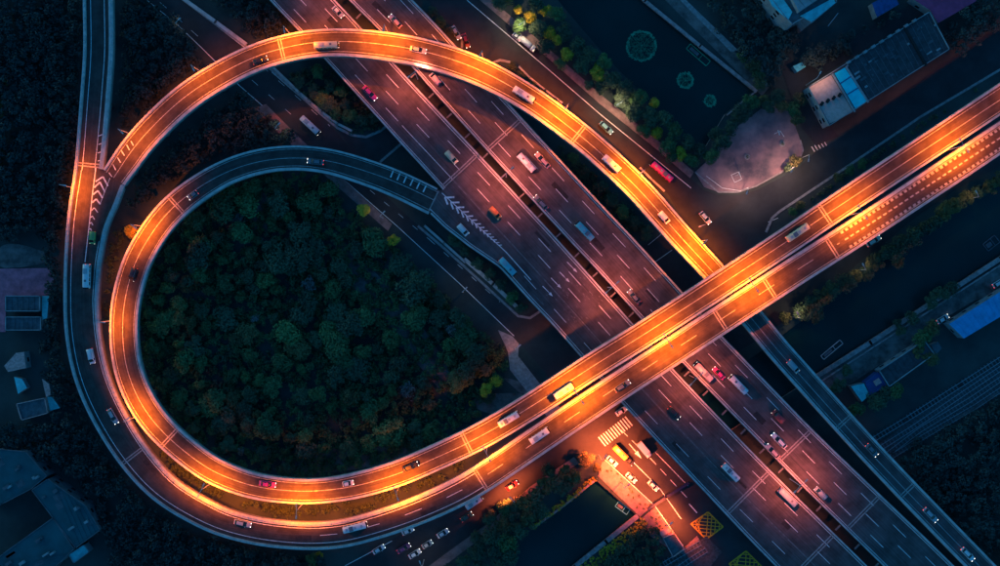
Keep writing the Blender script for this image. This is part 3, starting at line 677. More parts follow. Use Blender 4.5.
for (x, y, a, l_) in ((184, 30, 45, 'white lamp beside the dark road at the top left corner'), (281, 132, 45, 'pale lamp beside the dark road inside the big loop'), (383, 218, 45, 'white headed lamp on the pavement edge above the wood, near the yellow-green tree'), (463, 292, 45, 'white headed lamp at the wood edge halfway down the dark road'), (515, 348, 45, 'white headed lamp at the pale pavement corner above the viaduct'), (524, 28, 215, 'white lamp among the pond trees above the parked tank truck'), (619, 106, 215, 'white lamp on the pink pavement beside the pond trees'), (787, 170, 230, 'white lamp on the plaza corner nearest the dark road'), (742, 190, 250, 'white lamp at the bottom kerb of the plaza'), (801, 158, 260, 'bright white lamp beside the small crossing at the pool building'), (700, 226, 200, 'white lamp in the wide junction beside the big loop'), (424, 560, 110, 'white lamp beside the parked cars on the bottom road'), (856, 270, 120, 'small white lamp on the river bank under the viaduct'), (792, 317, 120, 'small white lamp at the ramp end of the tree row on the river bank'), (966, 199, 120, 'green white lamp among the trees near the right edge')):
    glamp(x, y, a, l_, h=9.5, power=LAMP_W * (.05 if 735 < x < 800 or (500 < x < 640 and y < 110) else .026) * warm[(x, y)], col=(1.0, .55, .42) if 735 < x < 800 and y < 200 else (1.0, .72, .42), **soft)
glamp(806, 85, 60, 'small lamp at the corner of the pale roof terrace', h=12.5, power=LAMP_W * .035, col=(1.0, .55, .35), **soft)
# ---------------------------------------------------------------- vehicles
def paint(name, c): return mat(name, c, .35, spec=.5)
PAINT = {'white': paint('white_paint', (.72, .73, .75)), 'cream': paint('cream_paint', (.7, .62, .4)), 'silver': paint('silver_paint', (.4, .42, .45)), 'grey': paint('grey_paint', (.16, .17, .2)),
 'black': paint('black_paint', (.025, .027, .035)), 'red': paint('red_paint', (.5, .05, .05)), 'dark_red': paint('dark_red_paint', (.22, .02, .035)), 'magenta': paint('magenta_paint', (.75, .05, .26)),
 'teal': paint('teal_paint', (.16, .5, .56)), 'green': paint('green_paint', (.30, .40, .12)), 'dark_green': paint('dark_green_paint', (.02, .10, .09)), 'yellow': paint('yellow_paint', (.75, .45, .06)),
 'orange': paint('orange_paint', (.7, .22, .06)), 'pink': paint('pale_pink_paint', (.62, .42, .42)), 'blue': paint('blue_paint', (.05, .14, .35)), 'purple': paint('purple_paint', (.2, .06, .18))}
def loft(sections, capends=True):
    """sections: (x, half width bottom, half width top, z0, zmid, z1) -> closed rounded hull"""
    mb = MB(); rings = []
    for (x, wb, wt, z0, zm, z1) in sections:
        rings.append([(x, -wb * .92, z0), (x, -wb, (z0 + zm) / 2), (x, -wb, zm), (x, -(wb + wt) / 2 , (zm + z1) / 2 + .02), (x, -wt * .8, z1), (x, 0, z1 + .02), (x, wt * .8, z1), (x, (wb + wt) / 2, (zm + z1) / 2 + .02), (x, wb, zm), (x, wb, (z0 + zm) / 2), (x, wb * .92, z0)])
    n = len(rings[0]); vs = [v for r in rings for v in r]; fs = []
    for i in range(len(rings) - 1):
        for k in range(n): fs.append((i * n + k, i * n + (k + 1) % n, (i + 1) * n + (k + 1) % n, (i + 1) * n + k)[::-1])
    fs.append(tuple(range(n))); fs.append(tuple((len(rings) - 1) * n + k for k in range(n - 1, -1, -1)))
    mb.add(vs, fs); return mb
def wheels(t, xs, hw, r=.33):
    for x in xs:
        for s in (-1, 1):
            mb = MB(); mb.tube([(x, s * (hw - .24), r), (x, s * hw, r)], [r, r], 12); wv = mb.build('wheel', M['black'], t)
            mb = MB(); mb.tube([(x, s * hw, r), (x, s * (hw + .02), r)], [r * .55, r * .5], 8); mb.build('rim', M['steel'], wv)
def lights(t, xf, xr, hw, z):
    for s in (-1, 1):
        mb = MB(); mb.box((xf - .10, s * (hw - .28), z), (.26, .34, .16)); mb.build('headlight', M['hl'], t)
        mb = MB(); mb.box((xr + .06, s * (hw - .26), z + .1), (.18, .34, .16)); mb.build('taillight', M['tl'], t)
def objmat(o, m):
    o.material_slots[0].link = 'OBJECT'; o.material_slots[0].material = m
def tag0(): return thing('vehicle', 'x', 'car')
def proto_car(estate=False):
    t = tag0(); t.name = 'car'; p = PAINT['white']
    b = loft([(-2.28, .62, .6, .35, .62, .78), (-2.2, .8, .78, .25, .7, .92), (-1.5, .88, .82, .2, .75, .98), (0, .9, .84, .2, .78, .98), (1.2, .9, .8, .2, .75, .96), (1.95, .84, .72, .22, .66, .80), (2.25, .66, .6, .3, .55, .66)]).build('body', p, t, True)
    xr = -2.0 if estate else -1.75
    g = loft([(xr, .7, .62, .9, .95, 1.0), (xr + .45, .76, .62, .9, 1.1, 1.34 if not estate else 1.42), (-.3, .78, .62, .9, 1.15, 1.43), (.25, .78, .6, .9, 1.12, 1.38), (1.1, .74, .66, .86, .93, .98)]).build('windows', M['glass'], t, True)
    mb = MB(); mb.box(((xr + .55 + .2) / 2, 0, 1.44 if not estate else 1.47), (.2 - xr - .5, 1.08, .05)); r = mb.build('roof', p, t)
    for s in (-1, 1):
        mb = MB(); mb.box((.75, s * .98, .95), (.18, .2, .13)); mb.build('mirror', p, t)
    wheels(t, (-1.35, 1.4), .86); lights(t, 2.18, -2.25, .84, .62); return t
def proto_bus(coach=False):
    t = tag0(); t.name = 'minibus'; p = PAINT['white']; L = 3.9
    loft([(-L, 1.0, .95, .4, 1.4, 2.6), (-L + .15, 1.08, 1.04, .35, 1.5, 2.72), (0, 1.1, 1.05, .35, 1.5, 2.75), (L - .5, 1.1, 1.03, .35, 1.5, 2.72), (L - .05, 1.04, .92, .4, 1.35, 2.3), (L + .05, .9, .8, .5, 1.0, 1.3)]).build('body', p, t, True)
    for s in (-1, 1):
        mb = MB()
        for k in range(5): mb.box((-3.0 + k * 1.35, s * 1.08, 1.75), (1.1, .08, .7))
        mb.build('side_windows', M['glass'], t)
    mb = MB(); mb.box((L - .18, 0, 2.05), (.5, 1.8, .85), m=Matrix.Rotation(R(-16), 4, 'Y')); mb.build('windscreen', M['glass'], t)
    if not coach:
        mb = MB(); mb.box((-1.6, 0, 2.84), (1.7, 1.25, .2)); mb.box((-1.6, 0, 2.95), (1.2, .8, .06)); mb.build('air_unit', PAINT['silver'], t)
        mb = MB(); mb.box((1.5, 0, 2.80), (.7, .7, .08)); mb.build('roof_hatch', PAINT['grey'], t)
    else:
        for x in (-2.7, .2, 2.3):
            mb = MB(); mb.box((x, 0, 2.80), (.7, .8, .08)); mb.build('roof_hatch', PAINT['silver'], t)
        mb = MB(); mb.box((-1.2, 0, 2.84), (1.3, 1.5, .18)); mb.build('air_unit', PAINT['grey'], t)
    wheels(t, (-2.4, 2.5), 1.06, .42); lights(t, L + .03, -L - .02, 1.0, .8); return t
def proto_truck(tank=False):
    t = tag0(); t.name = 'box_truck'; p = PAINT['white']
    loft([(1.6, .98, .9, .5, 1.4, 2.3), (1.9, 1.02, .95, .45, 1.4, 2.4), (2.9, 1.02, .92, .45, 1.35, 2.35), (3.25, 1.0, .8, .5, 1.1, 1.5)]).build('cab', p, t, True)
    mb = MB(); mb.box((3.05, 0, 1.9), (.4, 1.7, .7), m=Matrix.Rotation(R(-20), 4, 'Y')); mb.build('windscreen', M['glass'], t)
    mb = MB(); mb.box((-.9, 0, .7), (5.2, .9, .3)); mb.build('chassis', M['black'], t)
    if tank:
        mb = MB(); mb.tube([(-3.3, 0, 1.75), (-3.1, 0, 1.75), (1.1, 0, 1.75), (1.3, 0, 1.75)], [.7, 1.0, 1.0, .7], 20); mb.build('tank', p, t, True)
        mb = MB(); mb.box((-3.8, 0, 1.2), (.7, 1.7, .9)); mb.build('rear_hose_box', p, t)
    else:
        mb = MB(); mb.box((-1.0, 0, 1.95), (4.9, 2.15, 2.1)); mb.build('cargo_box', p, t)
    wheels(t, (-2.2, 2.3), 1.0, .45); lights(t, 3.2, -3.4, .95, .8); return t
def proto_van():
    t = tag0(); t.name = 'delivery_van'; p = PAINT['white']
    loft([(-2.7, .9, .8, .35, 1.1, 1.95), (-2.6, .98, .88, .3, 1.2, 2.08), (1.0, .98, .88, .3, 1.2, 2.1), (1.45, .97, .8, .3, 1.1, 1.75), (2.1, .95, .8, .3, .9, 1.15), (2.6, .88, .72, .35, .75, .95), (2.72, .8, .6, .4, .6, .75)]).build('body', p, t, True)
    mb = MB(); mb.add([(1.04, -.74, 2.13), (1.04, .74, 2.13), (1.47, .72, 1.80), (1.47, -.72, 1.80), (2.02, .74, 1.28), (2.02, -.74, 1.28)], [(0, 3, 2, 1), (3, 5, 4, 2)]); mb.build('windscreen', M['glass'], t)
    for s in (-1, 1):
        mb = MB(); mb.box((1.2, s * .985, 1.35), (.8, .06, .45)); mb.build('side_window', M['glass'], t)
        mb = MB(); mb.box((-.7, s * .7, 2.13), (2.8, .06, .06)); mb.build('roof_bar', PAINT['grey'], t)
    wheels(t, (-1.7, 1.75), .95, .36); lights(t, 2.66, -2.7, .92, .7); return t
PROTO = {}; USED = {}
def vehicle(kind, colr, loc, rz, label, cat, group='moving vehicles', sx=1.0, name=None):
    if kind not in PROTO:
        PROTO[kind] = {'car': proto_car, 'estate': lambda: proto_car(True), 'bus': proto_bus, 'coach': lambda: proto_bus(True), 'van': proto_van, 'truck': proto_truck, 'tanker': lambda: proto_truck(True)}[kind]()
        root = PROTO[kind]; first = True
    else:
        src = PROTO[kind]; root = src.copy(); COL.objects.link(root)
        for ch in list(src.children):
            c = ch.copy(); COL.objects.link(c); c.parent = root
            for g in ch.children:
                d = g.copy(); COL.objects.link(d); d.parent = c
    root.name = name or {'car': 'car', 'estate': 'van', 'bus': 'minibus', 'coach': 'coach', 'van': 'delivery_van', 'truck': 'box_truck', 'tanker': 'tank_truck'}[kind]
    root.location = loc; root.rotation_euler = (0, 0, rz); root.scale = (sx, 1, 1)
    tag(root, label, cat, group)
    for ch in root.children:
        if ch.name.split('.')[0] in ('body', 'roof', 'mirror', 'cab', 'cargo_box', 'tank', 'rear_hose_box'): objmat(ch, PAINT[colr])
    return root
def von(path, px, py, kind, colr, label, cat, d=1, sx=1.0, **k):
    q, n = path.loc(px, py); v = path.pt(q, n, .0); a = path.at(q)
    dz = path.at(min(q + 2, path.len))[2] - path.at(max(q - 2, 0))[2]
    return vehicle(kind, colr, v + Vector((0, 0, .03)), path.head(q) + (0 if d > 0 else math.pi), label, cat, sx=sx, **k)
G1 = 'vehicles on the big loop ramp'
von(PB, 328, 46, 'bus', 'cream', 'cream minibus on top of the big loop ramp', 'minibus', group=G1)
von(PB, 262, 60, 'car', 'black', 'dark car on the big loop ramp left of the upper joint', 'car', group=G1, sx=1.1)
von(PB, 418, 50, 'car', 'silver', 'silver car on the big loop ramp above the highway median', 'car', group=G1, sx=1.2)
von(PB, 523, 95, 'bus', 'white', 'white minibus on the big loop ramp above the tapering highway edge', 'minibus', group=G1)
von(PB, 611, 164, 'bus', 'white', 'white minibus on the big loop ramp left of the magenta coach', 'minibus', group=G1, sx=.9)
von(PB, 664, 218, 'van', 'white', 'white van on the big loop ramp closest to the viaduct', 'van', group=G1, sx=.8)
von(PB, 793, 367, 'van', 'silver', 'silver van on the unlit blue ramp just below the viaduct', 'van', group=G1, sx=.9)
von(PB, 872, 451, 'car', 'grey', 'dim grey car halfway down the unlit blue ramp', 'car', group=G1, sx=1.1)
von(PB, 929, 514, 'estate', 'silver', 'silver van in the bluish glow low on the unlit ramp', 'van', group=G1, sx=1.3)
von(PB, 966, 553, 'estate', 'white', 'white van at the very bottom of the unlit ramp', 'van', group=G1, sx=1.2)
G2 = 'vehicles on the outer ramp'
von(PA, 93.5, 239, 'van', 'green', 'yellow green van at the tip of the painted arrowheads', 'van', group=G2, sx=.75)
von(PA, 88.5, 276, 'bus', 'white', 'white minibus on the outer ramp right behind the yellow green one', 'minibus', group=G2)
von(PA, 92, 355, 'van', 'white', 'white van on the outer ramp at its far left bend', 'van', group=G2, sx=.9)
von(PA, 113, 415, 'estate', 'pink', 'pale pink van on the outer ramp at the lower left', 'van', group=G2, sx=1.2)
von(PA, 243, 523, 'estate', 'silver', 'dim silver van on the outer ramp near the bottom', 'van', group=G2, sx=1.25)
von(PA, 357, 526, 'coach', 'white', 'white coach on the outer ramp at the bottom centre', 'coach', group=G2)
von(PA, 538, 436, 'bus', 'white', 'white minibus on the south-eastern viaduct deck, left end', 'minibus', group=G2, sx=.9)
von(PA, 622, 386, 'estate', 'grey', 'blue grey van on the south-eastern viaduct deck in the brightest glow', 'van', group=G2, sx=1.25)
G3 = 'vehicles on the inner loop and upper deck'
von(PC, 134, 275, 'van', 'black', 'dark van on the inner loop ramp at the left', 'van', d=-1, group=G3, sx=.8)
von(PC, 194, 195, 'estate', 'grey', 'grey van on the inner loop ramp next to its upper left joint', 'van', d=-1, group=G3, sx=.8)
von(PC, 317, 162, 'car', 'grey', 'grey car on the unlit top of the inner loop ramp', 'car', d=-1, group=G3, sx=1.2)
von(PC, 269, 484, 'car', 'magenta', 'magenta car on the inner loop ramp near its bottom', 'car', d=-1, group=G3, sx=1.2)
von(PC, 349, 483, 'estate', 'white', 'white van on the inner loop ramp at its bottom, right of the magenta car', 'van', d=-1, group=G3, sx=.8)
von(PC, 412, 466, 'car', 'black', 'black car on the inner loop ramp rising to the viaduct', 'car', d=-1, group=G3, sx=1.2)
von(PC, 510, 418, 'coach', 'white', 'white coach on the north-western viaduct deck, left end', 'coach', d=-1, group=G3, sx=.95)
von(PC, 563, 391, 'bus', 'white', 'white minibus on the north-western viaduct deck next to the brightest lamp', 'minibus', d=-1, group=G3, sx=.9)
von(PC, 796, 233, 'coach', 'cream', 'cream coach on the north-western viaduct deck, right of the junction', 'coach', d=-1, group=G3, sx=1.05)
G4 = 'vehicles on the highway'
von(PHL, 370, 93, 'car', 'magenta', 'dark magenta car on the left lane below the big loop', 'car', group=G4, sx=1.3)
von(PHL, 338, 12, 'car', 'silver', 'silver car on the south-western carriageway at the top edge', 'car', group=G4)
PHLx = PHL
von(PHL, 452, 158, 'van', 'cream', 'cream van crossing the first highway joint', 'van', group=G4, sx=.9)
von(PH2, 495, 213, 'van', 'orange', 'orange van beside the painted arrowheads of the highway gore', 'van', group=G4, sx=.85)
von(PH2, 464, 231, 'van', 'white', 'white van on the merging lane beside the painted arrowheads', 'van', group=G4, sx=.8)
von(PH2, 507, 266, 'bus', 'teal', 'teal minibus on the merging lane past the painted arrowheads', 'minibus', group=G4, sx=.9)
von(PH2, 674, 413, 'car', 'black', 'black car on the south-western carriageway just below the viaduct', 'car', group=G4, sx=1.1)
von(PH2, 729, 471, 'coach', 'white', 'white coach straddling the wide worn line below the viaduct', 'coach', group=G4, sx=.9)
von(PH2, 787, 497, 'bus', 'silver', 'silver minibus on the fast lane of the south-western carriageway at the bottom', 'minibus', group=G4, sx=.95)
for (x, y, k_, c_, l_, s_) in ((396, 22, 'estate', 'pink', 'pale pink van on the north-eastern carriageway at the top', 1.2), (436, 80, 'van', 'pink', 'pale pink van on the north-eastern carriageway just below the big loop', .8),
    (527, 164, 'bus', 'white', 'white minibus in the middle of the north-eastern carriageway, beside the pale pink van', .95), (543, 161, 'estate', 'pink', 'pale pink van on the outer lane of the north-eastern carriageway', 1.4),
    (541, 203, 'estate', 'grey', 'dim grey van in the fast lane of the north-eastern carriageway', 1.3), (584, 231, 'coach', 'teal', 'pale teal coach on the north-eastern carriageway above the viaduct', .95),
    (634, 297, 'car', 'grey', 'grey car in the fast lane just above the viaduct', 1.2), (702, 371, 'coach', 'pink', 'pale pink coach in the fast lane just below the viaduct', .95), (719, 374, 'car', 'magenta', 'magenta car between two larger vehicles just below the viaduct', 1.1),
    (738, 385, 'bus', 'white', 'white minibus on the north-eastern carriageway below the viaduct', .95), (777, 416, 'van', 'red', 'red van on the outer lane below the viaduct', .85), (779, 441, 'estate', 'white', 'white van on the north-eastern carriageway between the red and silver vans', 1.4),
    (773, 452, 'estate', 'pink', 'pale pink van next to the lower median lamp', 1.3), (820, 493, 'van', 'silver', 'silver van low on the north-eastern carriageway', .85)):
    von(PHR, x, y, k_, c_, l_, {'bus': 'minibus', 'coach': 'coach', 'estate': 'van', 'van': 'van', 'car': 'car'}[k_], d=-1, sx=s_, group=G4)
def vg(px, py, ang, kind, colr, label, cat, sx=1.0, group='vehicles on the lower roads', z=.1):
    return vehicle(kind, colr, P(px, py, z), R(ang), label, cat, group, sx)
vg(311, 126, -43, 'bus', 'white', 'white minibus on the dark road inside the big loop', 'minibus')
vg(606, 128, -43, 'estate', 'teal', 'teal van on the service road right of the big loop', 'van', 1.2)
vg(661, 172, 139, 'coach', 'magenta', 'bright magenta coach on the service road beside the plaza', 'coach', 1.15)
vg(705, 218, -50, 'estate', 'white', 'white van in the wide junction beside the big loop', 'van', 1.1)
vg(528, 45, -40, 'tanker', 'white', 'white tank truck parked at the kerb under the pond trees', 'truck', .95)
vg(517, 37, -40, 'car', 'white', 'white car parked in front of the tank truck', 'car', .75, 'parked cars')
vg(456, 33, -60, 'car', 'silver', 'silver car beside the curved planted strip at the top', 'car', 1.1)
vg(466, 41, -70, 'car', 'dark_red', 'dark red car in the shadow next to the planted strip at the top', 'car', 1.1)
vg(512, 485.5, 33, 'car', 'dark_red', 'dark red car on the road below the viaduct, lit by the orange lamp', 'car')
vg(474, 501.5, 33, 'bus', 'white', 'white minibus half tucked under the edge of the outer ramp', 'minibus', .8)
vg(467, 516.5, 33, 'car', 'dark_green', 'dark green car on the bottom road', 'car')
vg(443, 533, 31, 'car', 'white', 'white car parked first in the row on the bottom road', 'car', .95, 'parked cars')
vg(427.5, 544, 31, 'car', 'silver', 'silver car parked in the middle of the row on the bottom road', 'car', .85, 'parked cars')
vg(415, 553.5, 31, 'car', 'white', 'white car parked last in the row on the bottom road', 'car', 1.0, 'parked cars')
vg(379, 549, 31, 'car', 'white', 'lone white car on the far side of the bottom road', 'car')
vg(408, 530.5, 25, 'car', 'white', 'white car partly hidden under the edge of the outer ramp', 'car', .95)
vg(404, 548, 31, 'car', 'purple', 'dark purple car passing the parked row on the bottom road', 'car', 1.1)
vg(612, 461, -43, 'car', 'white', 'white car first in the kerbside queue behind the zebra crossing', 'car', .95)
vg(631, 477.5, -43, 'car', 'white', 'white car second in the kerbside queue', 'car', .95)
vg(653, 485.5, -45, 'car', 'white', 'white car furthest down the lit street, near the blue pipe beam', 'car', .95)
vg(620, 452, -45, 'bus', 'yellow', 'yellow minibus next to the zebra crossing', 'minibus', .75)
vg(629.5, 461, -45, 'car', 'black', 'black car right behind the yellow minibus', 'car', .7)
vg(644, 449.5, -50, 'truck', 'white', 'white box truck on the street under the highway edge', 'truck', .9)
vg(621, 411, 33, 'car', 'white', 'white car peeping out from under the viaduct', 'car', .9)
vg(942, 319, 30, 'car', 'white', 'white and black car parked by the blue roofed shed', 'car', 1.0, 'parked cars')
vg(998, 283, 30, 'estate', 'white', 'white van parked at the right edge above the blue roofed shed', 'van', 1.0, 'parked cars')
vg(873, 241, 33, 'estate', 'teal', 'teal van on the road under the far end of the viaduct', 'van', 1.2)
# ---------------------------------------------------------------- trees
def leaf_mat(name, c_lo, c_hi):
    m = bpy.data.materials.new(name); m.use_nodes = True; nt = m.node_tree; b = nt.nodes['Principled BSDF']; L = nt.links
    b.inputs['Roughness'].default_value = .7; b.inputs['Specular IOR Level'].default_value = .2
    geo = nt.nodes.new('ShaderNodeNewGeometry'); n1 = nt.nodes.new('ShaderNodeTexNoise'); n1.inputs['Scale'].default_value = .55; n1.inputs['Detail'].default_value = 4
    L.new(geo.outputs['Position'], n1.inputs['Vector'])
    n2 = nt.nodes.new('ShaderNodeTexNoise'); n2.inputs['Scale'].default_value = .06; L.new(geo.outputs['Position'], n2.inputs['Vector'])
    oi = nt.nodes.new('ShaderNodeObjectInfo')
    a = nt.nodes.new('ShaderNodeMath'); a.operation = 'ADD'; L.new(n1.outputs[0], a.inputs[0]); L.new(n2.outputs[0], a.inputs[1])
    s = nt.nodes.new('ShaderNodeMath'); s.operation = 'MULTIPLY_ADD'; L.new(oi.outputs['Random'], s.inputs[0]); s.inputs[1].default_value = .55; L.new(a.outputs[0], s.inputs[2])
    r = nt.nodes.new('ShaderNodeMapRange'); r.inputs[1].default_value = .85; r.inputs[2].default_value = 1.7; L.new(s.outputs[0], r.inputs[0])
    rp = nt.nodes.new('ShaderNodeValToRGB'); rp.color_ramp.elements[0].color = (*c_lo, 1); rp.color_ramp.elements[1].color = (*c_hi, 1)
    L.new(r.outputs[0], rp.inputs[0]); L.new(rp.outputs[0], b.inputs['Base Color']); return m
LEAF = {'dark': leaf_mat('dark_foliage', (.050, .074, .052), (.11, .16, .085)), 'mid': leaf_mat('green_foliage', (.062, .110, .052), (.14, .25, .085)),
        'olive': leaf_mat('olive_foliage', (.10, .095, .05), (.22, .18, .07)), 'yellow': leaf_mat('yellow_green_foliage', (.55, .36, .035), (.95, .62, .07)),
        'edge_dim': leaf_mat('edge_dimmed_foliage', (.042, .060, .058), (.075, .110, .095)), 'bare': leaf_mat('grey_scrub_foliage', (.12, .12, .115), (.27, .26, .25))}  # outer wood foliage has the view's corner vignetting put into its colour
M['bark'] = mat('bark', (.05, .04, .03), .9, .3, 3)
def leaf_cloud(cen, rad, nl, size, seed, squash=.7, lumps=16):
    """leaf-sized quads gathered in lumps over a crown's volume"""
    g = np.random.default_rng(seed)
    d = g.normal(size=(lumps, 3)); d /= np.linalg.norm(d, axis=1)[:, None]; d[:, 2] = np.abs(d[:, 2]) * .9 - .15
    lc = d * g.uniform(.35, .78, (lumps, 1)) * rad; lc[:, 2] *= squash; lr = g.uniform(.24, .46, lumps) * rad
    k = g.integers(0, lumps, nl); dd = g.normal(size=(nl, 3)); dd /= np.linalg.norm(dd, axis=1)[:, None]; dd[:, 2] = np.where(g.random(nl) < .75, np.abs(dd[:, 2]), dd[:, 2])
    p = lc[k] + dd * (lr[k] * g.uniform(.7, 1.12, nl))[:, None]; p[:, 2] = p[:, 2] * .9
    nrm = dd + g.normal(size=(nl, 3)) * .55; nrm /= np.linalg.norm(nrm, axis=1)[:, None]
    a = np.cross(nrm, g.normal(size=(nl, 3))); a /= np.linalg.norm(a, axis=1)[:, None]; b = np.cross(nrm, a)
    s = (size * g.uniform(.6, 1.25, nl))[:, None]
    V = np.stack([p - a * s * .5, p - b * s * .32 , p + a * s * .5, p + b * s * .32], 1) + np.array(cen)
    return V.reshape(-1, 3)
def quads(name, V, m, parent=None):
    n = len(V) // 4; me = bpy.data.meshes.new(name); me.vertices.add(len(V)); me.vertices.foreach_set('co', np.ascontiguousarray(V, dtype=np.float32).ravel())
    me.loops.add(n * 4); me.loops.foreach_set('vertex_index', np.arange(n * 4, dtype=np.int32)); me.polygons.add(n)
    me.polygons.foreach_set('loop_start', np.arange(0, n * 4, 4, dtype=np.int32)); me.polygons.foreach_set('loop_total', np.full(n, 4, dtype=np.int32))
    me.update(calc_edges=True); me.materials.append(m); o = bpy.data.objects.new(name, me); COL.objects.link(o); o.parent = parent; return o
def proto_tree(species, rad, h, seed, nl=1300, lumps=16, size=.62):
    t = thing('tree', 'x', 'tree'); r_ = random.Random(seed)
    cr = quads('crown', leaf_cloud((0, 0, h - rad * .62), rad, nl, size, seed, lumps=lumps), LEAF[species], t)
    mb = MB(); mb.tube([(0, 0, -.2), (.1, 0, h * .35), (.15, .1, h * .75)], [.28, .2, .1], 8)
    for k in range(5):
        a = k * 1.26 + r_.random(); mb.tube([(.1, 0, h * (.35 + .06 * k)), (math.cos(a) * rad * .3, math.sin(a) * rad * .3, h * .6), (math.cos(a) * rad * .6, math.sin(a) * rad * .6, h * .72)], [.12, .08, .03], 5)
    mb.build('trunk', M['bark'], t); return t
TP = {k: [] for k in LEAF}
def tree(px, py, species, rad, label, group, h=None, seed=None, name='tree'):
    """each species has several crown shapes; later trees are copies with their own size and turn"""
    lib = TP[species]; nvar = {'yellow': 3, 'mid': 4, 'dark': 5}.get(species, 3)
    h = h or min(9, rad * 1.9)
    if len(lib) < nvar:
        lib.append(None); i = len(lib) - 1
        t = proto_tree(species, 3.4, 6.4, 100 + i * 7 + len(species) * 31, nl=1500 if species != 'bare' else 420, lumps=(13, 18, 22, 16, 11)[i]); lib[i] = t; root = t
    else:
        src = lib[rng.randrange(nvar)]; root = src.copy(); COL.objects.link(root)
        for ch in src.children:
            c = ch.copy(); COL.objects.link(c); c.parent = root
    s = rad / 3.4; root.location = P(px, py, 0) * ((CAM_H - h * .7) / CAM_H); root.location.z = 0
    root.rotation_euler = (0, 0, rng.uniform(0, 6.28)); root.scale = (s, s, h / 6.4); root.name = name
    return tag(root, label, 'tree', group)
def on_road(px, py, m_=1.0, h=6):
    v = P(px, py, 0)
    for p_ in PATHS:
        if p_.dist_inside(v.x, v.y, m_): return True
        k = 1 + 8 / CAM_H * 0
    return any(inside(pl, px, py) for pl in list(ROADS.values()) + [POND, RIVER, CANAL])
def scatter(poly, n, dmin, seed, m_=2.0, avoid=None):
    g = random.Random(seed); xs = [p[0] for p in poly]; ys = [p[1] for p in poly]; out = []; tries = 0
    while len(out) < n and tries < n * 60:
        tries += 1; x = g.uniform(min(xs), max(xs)); y = g.uniform(min(ys), max(ys))
        if not inside(poly, x, y) or any((x - a) ** 2 + (y - b) ** 2 < dmin ** 2 for a, b in out): continue
        if avoid and any(inside(q, x, y) for q in avoid): continue
        if on_road(x, y, m_): continue
        out.append((x, y))
    return out
def nth(k):
    o = ['first', 'second', 'third', 'fourth', 'fifth', 'sixth', 'seventh', 'eighth', 'ninth', 'tenth', 'eleventh', 'twelfth', 'thirteenth', 'fourteenth', 'fifteenth', 'sixteenth', 'seventeenth', 'eighteenth', 'nineteenth', 'twentieth']
    if k < 20: return o[k]
    return {2: 'twenty-', 3: 'thirty-'}[(k + 1) // 10] + o[(k + 1) % 10 - 1] if (k + 1) % 10 else 'thirtieth'
def row(items, spf, key, text, group, h=None, mr=None):
    items = sorted([i for i in items if i[2]], key=key)
    for k, (x, y, r_) in enumerate(items):
        tree(x, y, spf(x, y), r_, text % nth(k), group, h=h)
# --- the wood inside the inner loop
BARE = [[(246,190),(266,186),(272,215),(262,235),(250,228)], [(262,330),(276,335),(280,365),(266,372)], [(368,262),(384,270),(410,318),(404,330),(380,296)], [(330,420),(342,424),(345,440),(332,440)]]
WOOD = [(140,330),(142,290),(149,260),(163,235),(186,211),(218,192),(252,179),(285,172),(322,176),(335,196),(352,214),(380,236),(420,272),(455,308),(490,338),(505,352),(505,375),(490,402),(455,430),(420,446),(385,460),(345,472),(300,476),(258,472),(218,456),(186,430),(162,400),(146,368)]
CLEAR = [[(335,240),(345,240),(392,290),(440,352),(458,395),(446,396),(396,342),(352,288)], [(300,455),(345,450),(400,441),(425,446),(395,460),(330,470)], [(500,378),(528,400),(536,408),(505,416),(472,408),(480,393)]]
pts = scatter(WOOD, 150, 13.6, 5, -2.0, CLEAR + BARE)
GW = 'trees of the dense wood inside the inner loop'
def zone(x, y):
    v = ('top', 'upper', 'lower', 'bottom')[min(3, int((y - 172) / 78))]; h_ = ('far left', 'left', 'central', 'right', 'far right')[min(4, int((x - 138) / 74))]
    return v + ' ' + h_ + ' part'
for (x, y) in pts:
    u = rng.random(); dl = x < 220
    if u < (.46 if not dl else .30): sp, a_, b_, ds = 'dark', 2.8, 5.0, 'dark green'
    elif u < .84: sp, a_, b_, ds = 'mid', 2.4, 4.8, 'brighter green'
    elif u < .94: sp, a_, b_, ds = 'olive', 2.2, 4.0, 'olive brown'
    else: sp, a_, b_, ds = 'bare', 2.2, 3.4, 'nearly bare grey'
    r_ = a_ - .4 + (b_ - a_ + .4) * rng.random() ** 1.5 * 1.3; tree(x, y, sp, r_, ('broad ' if r_ > (a_ + b_) / 2 else 'smaller ') + ds + ' tree in the ' + zone(x, y) + ' of the loop wood', GW, h=rng.uniform(4.5, 5 + r_ * .8))
for x, y, r_, l_ in ((364, 210, 2.8, 'yellow green tree at the wood edge just below the top of the inner loop'), (393, 240, 2.4, 'small yellow green tree on the pavement edge below the gore'), (496, 381, 2.3, 'bright yellow green tree by the viaduct, right one of two at the wood corner'), (486, 389, 2.6, 'bright yellow green tree by the viaduct, left one of two at the wood corner'), (471, 403, 1.1, 'tiny yellow green bush left of the bright pair by the viaduct')):
    tree(x, y, 'yellow', r_, l_, 'yellow green trees')
